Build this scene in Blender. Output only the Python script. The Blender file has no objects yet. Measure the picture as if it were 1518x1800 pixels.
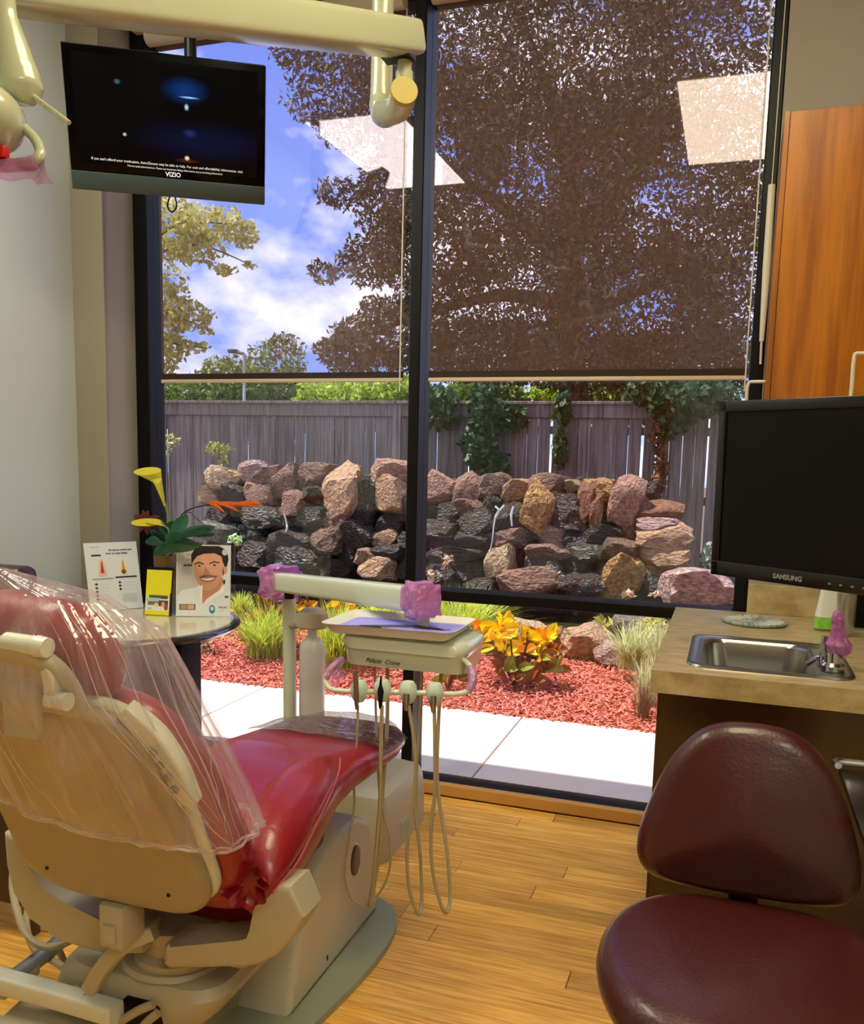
import bpy, bmesh, math, random
import numpy as np
from mathutils import Vector, Matrix, Euler, noise
random.seed(7); np.random.seed(7)
C = bpy.context.scene.collection
sc = bpy.context.scene
PI = math.pi

# ------------------------------------------------------------------ camera
F_PX, CX, CY, H = 1537.0, 759.0, 1012.0, 1.45
def _rot(yaw, pit, rol):
    cy, sy, cp, sp, cr, sr = math.cos(yaw), math.sin(yaw), math.cos(pit), math.sin(pit), math.cos(rol), math.sin(rol)
    F = np.array([sy*cp, cy*cp, -sp]); r = np.array([cy, -sy, 0.0]); d = np.cross(F, r)
    return np.array([cr*r+sr*d, -sr*r+cr*d, F])
CM = _rot(math.radians(-18.6), math.radians(7.65), math.radians(-1.36))
camd = bpy.data.cameras.new('camera'); cam = bpy.data.objects.new('camera', camd); C.objects.link(cam)
camd.sensor_fit = 'VERTICAL'; camd.sensor_height = 24.0; camd.lens = F_PX/1800*24.0
camd.shift_y = (CY-900)/1800; camd.clip_start = 0.02; camd.clip_end = 400
cam.matrix_world = Matrix(((CM[0][0], -CM[1][0], -CM[2][0], 0), (CM[0][1], -CM[1][1], -CM[2][1], 0), (CM[0][2], -CM[1][2], -CM[2][2], H), (0, 0, 0, 1)))
sc.camera = cam
def ray(x, y): return CM.T @ np.array([(x-CX)/F_PX, (y-CY)/F_PX, 1.0])
def at(x, y, Y):                      # measured image point -> world point at depth Y
    v = ray(x, y); t = Y/v[1]; return Vector((t*v[0], Y, H+t*v[2]))
def atz(x, y, z):
    v = ray(x, y); t = (z-H)/v[2]; return Vector((t*v[0], t*v[1], z))

# ------------------------------------------------------------------ world, sun, exposure
sc.view_settings.view_transform = 'Standard'; sc.view_settings.look = 'None'
sc.view_settings.exposure = 0.0; sc.view_settings.gamma = 1.0; sc.view_settings.use_curve_mapping = False
cy = sc.cycles
cy.max_bounces = 10; cy.diffuse_bounces = 4; cy.glossy_bounces = 4; cy.transmission_bounces = 8; cy.transparent_max_bounces = 24
cy.caustics_reflective = False; cy.caustics_refractive = False; cy.sample_clamp_indirect = 6.0
cy.use_denoising = True

def lin(h):
    h = h.lstrip('#'); o = []
    for i in (0, 2, 4):
        c = int(h[i:i+2], 16)/255; o.append(c/12.92 if c <= 0.04045 else ((c+0.055)/1.055)**2.4)
    return (o[0], o[1], o[2], 1.0)

w = bpy.data.worlds.new('sky'); sc.world = w; w.use_nodes = True
nt = w.node_tree; nt.nodes.clear(); N = nt.nodes.new; L = nt.links.new
tc = N('ShaderNodeTexCoord'); mp = N('ShaderNodeMapping'); mp.inputs['Scale'].default_value = (1, 1, 1.6); mp.inputs['Location'].default_value = (1.75, 0.6, 0.9)
nz = N('ShaderNodeTexNoise'); nz.inputs['Scale'].default_value = 4.2; nz.inputs['Detail'].default_value = 9; nz.inputs['Roughness'].default_value = 0.55
cr = N('ShaderNodeValToRGB'); cr.color_ramp.elements[0].position = 0.45; cr.color_ramp.elements[1].position = 0.56
sp = N('ShaderNodeSeparateXYZ'); gr = N('ShaderNodeValToRGB')
gr.color_ramp.elements[0].position = 0.0; gr.color_ramp.elements[0].color = (0.26, 0.46, 1.0, 1)
gr.color_ramp.elements[1].position = 0.6; gr.color_ramp.elements[1].color = (0.17, 0.28, 1.0, 1)
mx = N('ShaderNodeMix'); mx.data_type = 'RGBA'; mx.inputs[7].default_value = (1.05, 1.08, 1.28, 1)
bg = N('ShaderNodeBackground'); bg.inputs['Strength'].default_value = 1.35; ow = N('ShaderNodeOutputWorld')
L(tc.outputs['Generated'], mp.inputs[0]); L(mp.outputs[0], nz.inputs['Vector']); L(nz.outputs['Fac'], cr.inputs[0])
L(tc.outputs['Generated'], sp.inputs[0]); L(sp.outputs['Z'], gr.inputs[0]); L(gr.outputs[0], mx.inputs[6]); L(cr.outputs[0], mx.inputs[0])
L(mx.outputs[2], bg.inputs[0]); L(bg.outputs[0], ow.inputs[0])

sd = bpy.data.lights.new('sun', 'SUN'); sd.energy = 8.5; sd.angle = math.radians(0.6); sd.color = (1, 0.96, 0.9)
sun = bpy.data.objects.new('sun', sd); C.objects.link(sun)
SDIR = Vector((-0.40, -0.062, 0.90)).normalized()      # towards the sun
sun.rotation_euler = SDIR.to_track_quat('Z', 'Y').to_euler()

# ------------------------------------------------------------------ materials
MC = {}
def mat(name, col, rough=0.5, metal=0.0, var=0.0, vscale=6.0, bump=0.0, bscale=40.0, bdist=0.01, spec=0.5, coat=0.0, col2=None, stretch=(1, 1, 1), rnd=0.0, trans=0.0, attr=None, emit=None, estr=0.0, sheen=0.0):
    if name in MC: return MC[name]
    m = bpy.data.materials.new(name); m.use_nodes = True; nt = m.node_tree; nd = nt.nodes; lk = nt.links
    b = nd['Principled BSDF']; c = lin(col) if isinstance(col, str) else col
    b.inputs['Base Color'].default_value = c; b.inputs['Roughness'].default_value = rough; b.inputs['Metallic'].default_value = metal
    b.inputs['Specular IOR Level'].default_value = spec; b.inputs['Coat Weight'].default_value = coat; b.inputs['Coat Roughness'].default_value = 0.12
    tcn = nd.new('ShaderNodeTexCoord'); mpn = nd.new('ShaderNodeMapping'); mpn.inputs['Scale'].default_value = stretch
    lk.new(tcn.outputs['Object'], mpn.inputs[0]); vec = mpn.outputs[0]
    if rnd > 0 or var > 0 or attr:
        oi = nd.new('ShaderNodeObjectInfo')
        if rnd > 0:
            cx = nd.new('ShaderNodeVectorMath'); cx.operation = 'ADD'; sc_ = nd.new('ShaderNodeVectorMath'); sc_.operation = 'SCALE'
            cb = nd.new('ShaderNodeCombineXYZ'); lk.new(oi.outputs['Random'], cb.inputs[0]); lk.new(oi.outputs['Random'], cb.inputs[1]); lk.new(oi.outputs['Random'], cb.inputs[2])
            lk.new(cb.outputs[0], sc_.inputs[0]); sc_.inputs['Scale'].default_value = 37.0
            lk.new(vec, cx.inputs[0]); lk.new(sc_.outputs[0], cx.inputs[1]); vec = cx.outputs[0]
        n = nd.new('ShaderNodeTexNoise'); n.inputs['Scale'].default_value = vscale; n.inputs['Detail'].default_value = 6; n.inputs['Roughness'].default_value = 0.6
        lk.new(vec, n.inputs['Vector'])
        c2 = lin(col2) if isinstance(col2, str) else (col2 or tuple(x*0.55 for x in c[:3])+(1,))
        r = nd.new('ShaderNodeValToRGB'); r.color_ramp.elements[0].position = 0.5-0.5*(1-min(var, 1))*0.6-0.1; r.color_ramp.elements[1].position = 0.62
        r.color_ramp.elements[0].position = 0.36; r.color_ramp.elements[0].color = c2; r.color_ramp.elements[1].color = c
        lk.new(n.outputs['Fac'], r.inputs[0])
        mm = nd.new('ShaderNodeMix'); mm.data_type = 'RGBA'; mm.inputs[0].default_value = max(var, 0.0); mm.inputs[6].default_value = c
        lk.new(r.outputs[0], mm.inputs[7]); out = mm.outputs[2]
        if rnd > 0 or attr:
            hs = nd.new('ShaderNodeHueSaturation'); mr = nd.new('ShaderNodeMapRange')
            if attr:
                an = nd.new('ShaderNodeAttribute'); an.attribute_name = attr; lk.new(an.outputs['Fac'], mr.inputs[0]); k = max(rnd, 0.35)
            else: lk.new(oi.outputs['Random'], mr.inputs[0]); k = rnd
            mr.inputs[3].default_value = 1-k; mr.inputs[4].default_value = 1+k
            lk.new(mr.outputs[0], hs.inputs['Value']); lk.new(out, hs.inputs['Color']); out = hs.outputs[0]
        lk.new(out, b.inputs['Base Color'])
    if bump > 0:
        n2 = nd.new('ShaderNodeTexNoise'); n2.inputs['Scale'].default_value = bscale; n2.inputs['Detail'].default_value = 4
        lk.new(vec, n2.inputs['Vector']); bp = nd.new('ShaderNodeBump'); bp.inputs['Strength'].default_value = bump; bp.inputs['Distance'].default_value = bdist
        lk.new(n2.outputs['Fac'], bp.inputs['Height']); lk.new(bp.outputs[0], b.inputs['Normal'])
    if trans > 0:      # leaf translucency
        tr = nd.new('ShaderNodeBsdfTranslucent'); ms = nd.new('ShaderNodeMixShader'); ms.inputs[0].default_value = trans
        src = b.inputs['Base Color'].links[0].from_socket if b.inputs['Base Color'].links else None
        if src: lk.new(src, tr.inputs[0])
        else: tr.inputs[0].default_value = c
        lk.new(b.outputs[0], ms.inputs[1]); lk.new(tr.outputs[0], ms.inputs[2]); lk.new(ms.outputs[0], nd['Material Output'].inputs[0])
    if emit:
        b.inputs['Emission Color'].default_value = lin(emit); b.inputs['Emission Strength'].default_value = estr
    MC[name] = m; return m

def clear_mat(name, col, opac, gloss=0.06, rough=0.03, bump=0.0, bscale=20, transl=True, tint=(1, 1, 1, 1), edge=1.0, stretch=(1, 1, 1), streak=0.0):
    """thin clear sheet: transparent, some diffuse veil, a reflection that grows at grazing angles"""
    m = bpy.data.materials.new(name); m.use_nodes = True; nt = m.node_tree; nd = nt.nodes; lk = nt.links; nd.clear()
    o = nd.new('ShaderNodeOutputMaterial'); t = nd.new('ShaderNodeBsdfTransparent'); t.inputs[0].default_value = tint
    d = nd.new('ShaderNodeBsdfDiffuse'); d.inputs[0].default_value = lin(col)
    tl = nd.new('ShaderNodeBsdfTranslucent'); tl.inputs[0].default_value = lin(col)
    ds = nd.new('ShaderNodeMixShader'); ds.inputs[0].default_value = 0.5 if transl else 0.0; lk.new(d.outputs[0], ds.inputs[1]); lk.new(tl.outputs[0], ds.inputs[2])
    a = nd.new('ShaderNodeMixShader'); a.inputs[0].default_value = opac; lk.new(t.outputs[0], a.inputs[1]); lk.new(ds.outputs[0], a.inputs[2])
    g = nd.new('ShaderNodeBsdfGlossy'); g.inputs['Roughness'].default_value = rough; g.inputs[0].default_value = (1, 1, 1, 1)
    lw = nd.new('ShaderNodeLayerWeight'); lw.inputs['Blend'].default_value = 0.5
    pw = nd.new('ShaderNodeMath'); pw.operation = 'POWER'; pw.inputs[1].default_value = 4.0; lk.new(lw.outputs['Facing'], pw.inputs[0])
    ma = nd.new('ShaderNodeMath'); ma.operation = 'MULTIPLY_ADD'; ma.inputs[1].default_value = edge*(1-gloss); ma.inputs[2].default_value = gloss; lk.new(pw.outputs[0], ma.inputs[0])
    b = nd.new('ShaderNodeMixShader'); lk.new(ma.outputs[0], b.inputs[0]); lk.new(a.outputs[0], b.inputs[1]); lk.new(g.outputs[0], b.inputs[2]); lk.new(b.outputs[0], o.inputs[0])
    if bump > 0 or streak > 0:
        tcn = nd.new('ShaderNodeTexCoord'); mpn = nd.new('ShaderNodeMapping'); mpn.inputs['Scale'].default_value = stretch
        lk.new(tcn.outputs['Object'], mpn.inputs[0]); n2 = nd.new('ShaderNodeTexNoise'); n2.inputs['Scale'].default_value = bscale; n2.inputs['Detail'].default_value = 3
        lk.new(mpn.outputs[0], n2.inputs['Vector']); bp = nd.new('ShaderNodeBump'); bp.inputs['Strength'].default_value = bump; bp.inputs['Distance'].default_value = 0.02
        lk.new(n2.outputs['Fac'], bp.inputs['Height']); lk.new(bp.outputs[0], g.inputs['Normal']); lk.new(bp.outputs[0], d.inputs['Normal'])
        if streak > 0:
            rr = nd.new('ShaderNodeMapRange'); rr.inputs[1].default_value = 0.5; rr.inputs[2].default_value = 0.75; rr.inputs[3].default_value = opac; rr.inputs[4].default_value = opac+streak
            lk.new(n2.outputs['Fac'], rr.inputs[0]); lk.new(rr.outputs[0], a.inputs[0])
    MC[name] = m; return m

# ------------------------------------------------------------------ object helpers
def thing(name, label, cat, loc=(0, 0, 0), group=None):
    o = bpy.data.objects.new(name, None); C.objects.link(o); o.location = loc; o.empty_display_size = 0.05
    o['label'] = label; o['category'] = cat
    if group: o['group'] = group
    return o
def tag(o, label, cat, group=None, kind=None):
    o['label'] = label; o['category'] = cat
    if group: o['group'] = group
    if kind: o['kind'] = kind
    return o
def wloc(o):
    v = Vector(o.location); p = o.parent
    while p: v = v+Vector(p.location); p = p.parent
    return v
def link(name, me, m, parent=None, label=None, origin=None):
    """link a mesh built in world coordinates under parent (an unrotated thing or part)"""
    o = bpy.data.objects.new(name, me); C.objects.link(o)
    if m is not None: me.materials.clear() if False else None
    if m is not None and len(me.materials) == 0: me.materials.append(m)
    if parent is not None:
        o.parent = parent
        me.transform(Matrix.Translation(-wloc(parent)))
    elif origin is not None:
        me.transform(Matrix.Translation(-Vector(origin))); o.location = origin
    if label: o['label'] = label
    return o
class MB:
    def __init__(s): s.b = bmesh.new()
    def box(s, x0, x1, y0, y1, z0, z1, bev=0.0, seg=2, rot=None, piv=None):
        r = bmesh.ops.create_cube(s.b, size=1.0); vs = r['verts']
        for v in vs: v.co = Vector(((x0+x1)/2+v.co.x*(x1-x0), (y0+y1)/2+v.co.y*(y1-y0), (z0+z1)/2+v.co.z*(z1-z0)))
        if bev > 0:
            es = list({e for v in vs for e in v.link_edges})
            q = bmesh.ops.bevel(s.b, geom=es, offset=bev, segments=seg, affect='EDGES', profile=0.5); vs = list({v for f in q['faces'] for v in f.verts} | {v for v in vs if v.is_valid})
        if rot is not None:
            pv = Vector(piv) if piv is not None else Vector(((x0+x1)/2, (y0+y1)/2, (z0+z1)/2)); R = Euler(rot).to_matrix()
            for v in vs: v.co = R @ (v.co-pv)+pv
        return s
    def loft(s, rings, cap=True, closed=True):
        vr = [[s.b.verts.new(Vector(p)) for p in r] for r in rings]; n = len(vr[0])
        for a, b in zip(vr, vr[1:]):
            for i in range(n if closed else n-1):
                j = (i+1) % n
                try: s.b.faces.new((a[i], a[j], b[j], b[i]))
                except ValueError: pass
        if cap:
            for r in (vr[0][::-1], vr[-1]):
                try: s.b.faces.new(r)
                except ValueError: pass
        return s
    def tube(s, pts, rad, n=10, smooth=True, sub=6, cap=True):
        P = [Vector(p) for p in pts]
        if smooth and len(P) > 2:
            Q = []; RR = []; rr = rad if hasattr(rad, '__len__') else [rad]*len(P)
            for i in range(len(P)-1):
                p0 = P[max(i-1, 0)]; p1 = P[i]; p2 = P[i+1]; p3 = P[min(i+2, len(P)-1)]
                for k in range(sub):
                    t = k/sub; Q.append(0.5*((2*p1)+(p2-p0)*t+(2*p0-5*p1+4*p2-p3)*t*t+(3*p1-p0-3*p2+p3)*t*t*t)); RR.append(rr[i]*(1-t)+rr[i+1]*t)
            Q.append(P[-1]); RR.append(rr[-1])
        else: Q = P; RR = rad if hasattr(rad, '__len__') else [rad]*len(P)
        rings = []; up = None
        for i, p in enumerate(Q):
            d = (Q[min(i+1, len(Q)-1)]-Q[max(i-1, 0)]).normalized()
            if up is None:
                up = Vector((0, 0, 1)) if abs(d.z) < 0.9 else Vector((1, 0, 0))
            a = d.cross(up).normalized(); up = a.cross(d).normalized()
            rings.append([p+(a*math.cos(2*PI*k/n)+up*math.sin(2*PI*k/n))*RR[i] for k in range(n)])
        return s.loft(rings, cap)
    def lathe(s, prof, c, n=24, axis='Z', M=None, cap=True):
        rings = []
        for r, z in prof:
            ring = []
            for k in range(n):
                a = 2*PI*k/n; v = Vector((r*math.cos(a), r*math.sin(a), z))
                if axis == 'Y': v = Vector((v.x, v.z, v.y))
                if axis == 'X': v = Vector((v.z, v.x, v.y))
                if M is not None: v = M @ v
                ring.append(v+Vector(c))
            rings.append(ring)
        return s.loft(rings, cap)
    def prism(s, pts, axis, a0, a1, bev=0.0, seg=2):
        """extrude a 2D outline; axis = 'X': pts are (y,z), 'Y': (x,z), 'Z': (x,y)"""
        f = {'X': lambda p, a: (a, p[0], p[1]), 'Y': lambda p, a: (p[0], a, p[1]), 'Z': lambda p, a: (p[0], p[1], a)}[axis]
        r0 = [s.b.verts.new(f(p, a0)) for p in pts]; r1 = [s.b.verts.new(f(p, a1)) for p in pts]; n = len(pts); fs = []
        for i in range(n): fs.append(s.b.faces.new((r0[i], r0[(i+1) % n], r1[(i+1) % n], r1[i])))
        fs.append(s.b.faces.new(r0[::-1])); fs.append(s.b.faces.new(r1))
        if bev > 0:
            es = list(fs[-1].edges)+list(fs[-2].edges)
            bmesh.ops.bevel(s.b, geom=es, offset=bev, segments=seg, affect='EDGES', profile=0.5)
        return s
    def grid(s, fn, nu, nv, closeu=False):
        V = [[s.b.verts.new(Vector(fn(i/(nu if closeu else nu-1), j/(nv-1)))) for i in range(nu)] for j in range(nv)]
        for j in range(nv-1):
            for i in range(nu if closeu else nu-1):
                k = (i+1) % nu
                s.b.faces.new((V[j][i], V[j][k], V[j+1][k], V[j+1][i]))
        return s
    def build(s, name, m, parent=None, label=None, smooth=True, origin=None, ang=35, M=None):
        if M is not None: s.b.transform(M)
        bmesh.ops.recalc_face_normals(s.b, faces=s.b.faces)
        me = bpy.data.meshes.new(name); s.b.to_mesh(me); s.b.free()
        if smooth:
            for p in me.polygons: p.use_smooth = True
            try: me.set_sharp_from_angle(angle=math.radians(ang))
            except Exception: pass
        return link(name, me, m, parent, label, origin)
def smooth_outline(pts, n=48):
    """closed Catmull-Rom through pts resampled"""
    P = [Vector((p[0], p[1], 0)) for p in pts]; k = len(P); out = []
    for i in range(k):
        p0, p1, p2, p3 = P[(i-1) % k], P[i], P[(i+1) % k], P[(i+2) % k]
        for j in range(max(2, n//k)):
            t = j/max(2, n//k); q = 0.5*((2*p1)+(p2-p0)*t+(2*p0-5*p1+4*p2-p3)*t*t+(3*p1-p0-3*p2+p3)*t*t*t); out.append((q.x, q.y))
    return out
def pad(outline, th, edge=0.03, dome=0.0, M=None, both=True, steps=6):
    """cushion: outline in local xy, thickness th along z (centred), rounded edges, domed top"""
    mb = MB(); cx_ = sum(p[0] for p in outline)/len(outline); cy_ = sum(p[1] for p in outline)/len(outline)
    rad = max(math.hypot(p[0]-cx_, p[1]-cy_) for p in outline); rings = []
    prof = []
    h = th/2
    for i in range(steps+1):
        a = -PI/2+PI*i/steps; prof.append((-edge*(1-math.cos(a)), h*math.sin(a)))
    full = []
    for q in (0.06, 0.35, 0.6, 0.8, 0.93): full.append((q, -1))
    for o_, z in prof: full.append((None, (o_, z)))
    for q in (0.93, 0.8, 0.6, 0.35, 0.06): full.append((q, 1))
    for q, v in full:
        ring = []
        for p in outline:
            dx, dy = p[0]-cx_, p[1]-cy_; r = math.hypot(dx, dy)
            if q is None: k = (r+v[0])/r; z = v[1]
            else:
                k = (r-edge)/r*q; z = v*h+(dome*(1-q*q) if v > 0 else (-dome*(1-q*q) if both else 0))
            ring.append(Vector((cx_+dx*k, cy_+dy*k, z)))
        rings.append(ring)
    mb.loft(rings)
    if M is not None: mb.b.transform(M)
    return mb
def text(s, size, M, m, parent, name='lettering', ext=0.0006, bold=0.0, align='CENTER', shear=0.0):
    cu = bpy.data.curves.new('txt', 'FONT'); cu.body = s; cu.size = size; cu.extrude = ext; cu.offset = bold; cu.align_x = align; cu.align_y = 'CENTER'; cu.shear = shear; cu.resolution_u = 3
    t = bpy.data.objects.new('txt', cu); C.objects.link(t); bpy.context.view_layer.update()
    me = bpy.data.meshes.new_from_object(t); bpy.data.objects.remove(t); me.transform(M); me.materials.clear()
    return link(name, me, m, parent)
def frame(o, x, y):                        # matrix from origin, x axis, y axis (z = x cross y)
    x = Vector(x).normalized(); z = x.cross(Vector(y)).normalized(); y = z.cross(x)
    return Matrix(((x.x, y.x, z.x, o[0]), (x.y, y.y, z.y, o[1]), (x.z, y.z, z.z, o[2]), (0, 0, 0, 1)))
def npmesh(name, V, Fq, m, attr=None, smooth=False):
    me = bpy.data.meshes.new(name); k = Fq.shape[1]; nf = len(Fq)
    me.vertices.add(len(V)); me.vertices.foreach_set('co', V.astype(np.float32).ravel())
    me.loops.add(nf*k); me.loops.foreach_set('vertex_index', Fq.astype(np.int32).ravel())
    me.polygons.add(nf); me.polygons.foreach_set('loop_start', np.arange(0, nf*k, k, dtype=np.int32)); me.polygons.foreach_set('loop_total', np.full(nf, k, dtype=np.int32))
    me.update(calc_edges=True)
    if attr is not None:
        a = me.attributes.new('rnd', 'FLOAT', 'FACE'); a.data.foreach_set('value', attr.astype(np.float32))
    me.materials.append(m); return me
def leaves(P, size, asp, m, name, rng, droop=0.3, var=0.4):
    """one diamond leaf per point"""
    n = len(P); d = rng.normal(size=(n, 3)); d[:, 2] -= droop; d /= np.linalg.norm(d, axis=1)[:, None]
    e = rng.normal(size=(n, 3)); s = np.cross(d, e); s /= np.linalg.norm(s, axis=1)[:, None]
    l = size*(1+var*rng.uniform(-1, 1, n))[:, None]; nn = np.cross(d, s)
    A = P-d*l/2; B = P+s*l*asp/2-d*l*0.05+nn*l*0.04; Cc = P+d*l/2; D = P-s*l*asp/2-d*l*0.05+nn*l*0.04
    V = np.stack([A, B, Cc, D], 1).reshape(-1, 3); Fq = np.arange(4*n).reshape(-1, 4)
    return npmesh(name, V, Fq, m, rng.uniform(0, 1, n))

# ------------------------------------------------------------------ palette
M_WALL = mat('wall_paint', '#c6d0cd', 0.85, bump=0.04, bscale=200)
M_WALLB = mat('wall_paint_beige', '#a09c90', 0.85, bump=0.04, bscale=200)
M_CEIL = mat('ceiling_white', '#dcdad0', 0.9)
M_FRAME = mat('black_frame', '#060606', 0.45, 0.0, spec=0.25)
M_GLASS = clear_mat('window_glass', '#ffffff', 0.0, gloss=0.045, rough=0.0)
M_SCREEN = clear_mat('solar_screen', '#a98266', 0.25, gloss=0.0, rough=0.5, edge=0.0, tint=(0.97, 0.93, 1.0, 1))
M_WHITE = mat('white_plastic', '#dedfd2', 0.35)
M_CREAM = mat('cream_enamel', '#b6bb9c', 0.22, coat=0.4)
M_MINT = mat('mint_cream_enamel', '#d0dac0', 0.2, coat=0.4)
M_CREAM2 = mat('chair_beige', '#aca488', 0.38)
M_CREAMW = mat('cream_white', '#cfd0ba', 0.3, coat=0.3)
M_RED = mat('red_vinyl', '#8e1520', 0.34, var=0.25, vscale=3, bump=0.12, bscale=70, coat=0.25)
M_MAROON = mat('maroon_leather', '#421512', 0.36, var=0.2, vscale=4, bump=0.12, bscale=150, coat=0.2)
M_BLACK = mat('black_plastic', '#050606', 0.35, spec=0.25)
M_BLACKG = mat('black_screen', '#030304', 0.12, spec=0.12)
M_CHROME = mat('chrome', '#c9c9c6', 0.14, 1.0)
M_STEEL = mat('brushed_steel', '#a9a7a0', 0.28, 1.0)
M_GREY = mat('grey_metal', '#8d9390', 0.35, 0.5)
M_PINK = clear_mat('pink_film', '#d98ad0', 0.55, gloss=0.06, rough=0.15, bump=0.6, bscale=40)
M_BLUE = mat('lilac_liner', '#9d9af0', 0.6)
M_DARKSHADEW = mat('dark_and_shaded_wood', '#3a1f0c', 0.3, coat=0.3, var=0.6, vscale=4, stretch=(10, 10, 0.8))  # dark wood; on the sink cabinet the dark tone is painted shade
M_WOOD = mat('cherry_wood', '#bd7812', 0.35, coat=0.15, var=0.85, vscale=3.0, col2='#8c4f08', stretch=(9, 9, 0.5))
M_FLOORW = mat('floor_oak', '#f2bd5a', 0.34, coat=0.12, var=0.9, vscale=5, col2='#c98c2c', stretch=(1.0, 16, 1), rnd=0.2, bump=0.05, bscale=30)
M_STONEL = mat('laminate_travertine', '#cdbb8e', 0.3, var=0.85, vscale=16, col2='#a08a5c', stretch=(0.7, 2.4, 1), coat=0.2)
M_TUBE = mat('beige_hose', '#a89c78', 0.4)
M_CONC = mat('concrete', '#c9bdb2', 0.9, var=0.25, vscale=2, col2='#bfb0a2', bump=0.05, bscale=120)
M_BASE = mat('chair_floor_plate', '#8e957a', 0.4)

# ------------------------------------------------------------------ room shell
YW, YG = 3.45, 3.53            # room face and glass plane of the window wall
XL, XR, YB, ZC = -2.80, 1.7, -2.3, 3.4
def struct(name, mb, m, parent=None, **k):
    o = mb.build(name, m, parent, smooth=False, **k)
    if parent is None: o['kind'] = 'structure'
    return o
fl = bpy.data.objects.new('floor', None); C.objects.link(fl); fl['kind'] = 'structure'; fl.location = (0, 0, 0)
struct('subfloor', MB().box(XL-0.1, XR+0.1, YB-0.1, 3.6, -0.12, -0.012), mat('subfloor_dark', '#3a2208', 0.9), fl)
pw_, lens_ = 0.092, (0.62, 0.78, 0.95, 1.15)
pm = []
for l in lens_:
    b = MB().box(0, l-0.002, 0, pw_-0.0016, -0.012, 0, bev=0.0012, seg=1)
    o = b.build('plank', M_FLOORW, None, smooth=False); pm.append(o.data); bpy.data.objects.remove(o)
rr = random.Random(3); ny = 0; cnt = 0
y = 3.46-pw_
while y > 1.05:
    x = XL-0.2-rr.random()*0.6
    while x < 1.0:
        k = rr.randrange(4)
        if x+lens_[k] > XL and cnt < 290:
            o = bpy.data.objects.new('floorboard', pm[k]); C.objects.link(o); o.parent = fl; o.location = (x, y, rr.uniform(-0.0004, 0)); cnt += 1
        x += lens_[k]
    y -= pw_
rest = MB()
while y > YB:
    x = XL-0.2-rr.random()*0.6
    while x < XR: l = rr.choice(lens_); rest.box(x, x+l-0.002, y, y+pw_-0.0016, -0.012, 0); x += l
    y -= pw_
rst = rest.build('floorboard', M_FLOORW, fl, smooth=False); rst['kind'] = 'stuff'
struct('wall_left', MB().box(XL-0.15, XL, YB-0.1, 3.7, 0, ZC), M_WALL)
struct('wall_window_left', MB().box(XL, -2.645, 3.27, 3.62, 0, ZC), M_WALLB)
struct('wall_right', MB().box(XR, XR+0.15, YB-0.1, 3.7, 0, ZC), M_WALL)
struct('wall_back', MB().box(XL-0.15, XR+0.15, YB-0.15, YB, 0, ZC), M_WALL)
struct('wall_window_right', MB().box(0.088, XR, YW, 3.62, 0, ZC), M_WALLB)
struct('wall_window_top', MB().box(-2.645, 0.088, YW, 3.62, 3.30, ZC), M_WALL)
struct('ceiling', MB().box(XL-0.15, XR+0.15, YB-0.15, 3.62, ZC, ZC+0.1), M_CEIL)
struct('trim_1', MB().box(-2.645, 0.088, 3.462, 3.50, 0, 0.052, bev=0.006), mat('shoe_moulding', '#c4924a', 0.4), None)
struct('trim_2', MB().box(-2.80, -2.635, 3.262, 3.272, 0, ZC, bev=0.003), mat('corner_bead', '#8f8872', 0.6), None)
# roof slab over the room keeps the sky out and shades the path by the wall
struct('roof', MB().box(XL-0.5, XR+3, YB-0.3, 3.66, ZC+0.1, ZC+0.55), mat('roof_grey', '#808080', 0.9))

# windows: two bays, four panes
win1 = bpy.data.objects.new('window_1', None); C.objects.link(win1); win1['kind'] = 'structure'; win1.location = (-1.9, 3.5, 0)
win2 = bpy.data.objects.new('window_2', None); C.objects.link(win2); win2['kind'] = 'structure'; win2.location = (-0.6, 3.5, 0)
def bar(n, p, *a): return MB().box(*a, bev=0.004, seg=1).build(n, M_FRAME, p, smooth=False)
bar('jamb', win1, -2.645, -2.571, 3.48, 3.60, 0.0, 3.3)
bar('mullion', win1, -1.288, -1.240, 3.46, 3.60, 0.0, 3.3)
bar('jamb', win2, 0.040, 0.088, 3.48, 3.60, 0.0, 3.3)
for p, a, b in ((win1, -2.571, -1.288), (win2, -1.240, 0.040)):
    bar('sill', p, a, b, 3.49, 3.60, 0.0, 0.050); bar('rail', p, a, b, 3.485, 3.60, 0.851, 0.897); bar('head', p, a, b, 3.49, 3.60, 3.24, 3.3)
    for z0, z1 in ((0.05, 0.851), (0.897, 3.24)):
        MB().box(a, b, YG, YG+0.006, z0, z1).build('pane', M_GLASS, p, smooth=False)

# roller screens
M_VAL = mat('roller_fabric', '#b9ad97', 0.8)
def shade(x0, x1, lab):
    t = thing('roller_screen', lab, 'window shade', ((x0+x1)/2, 3.47, 1.77), 'solar roller screens on the window')
    def f(u, v): return (x0+(x1-x0)*u, 3.475+0.003*math.sin(7*u+3*v)*v, 1.775+(3.21-1.775)*v)
    MB().grid(f, 14, 20).build('screen_fabric', M_SCREEN, t)
    MB().box(x0, x1, 3.466, 3.482, 1.762, 1.778, bev=0.003, seg=1).build('hem_bar', mat('hem_bar_light', '#cfc0a4', 0.5), t)
    MB().box(x0, x1, 3.469, 3.481, 1.779, 1.803).build('hem_band', mat('hem_band_dark', '#2c1b10', 0.8), t, 'dark hem band')
    MB().lathe([(0.034, 0), (0.036, 0.002), (0.036, x1-x0-0.002), (0.034, x1-x0)], (x0, 3.42, 3.215), 20, 'X').build('roller', M_VAL, t)
    MB().tube([(x1-0.004, 3.45, 1.72), (x1-0.004, 3.455, 3.2)], 0.0028, 6).build('pull_chain', M_WHITE, t)
    return t
shade(-2.498, -1.318, 'brown see-through roller screen in the left window bay, behind the hanging television')
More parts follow.
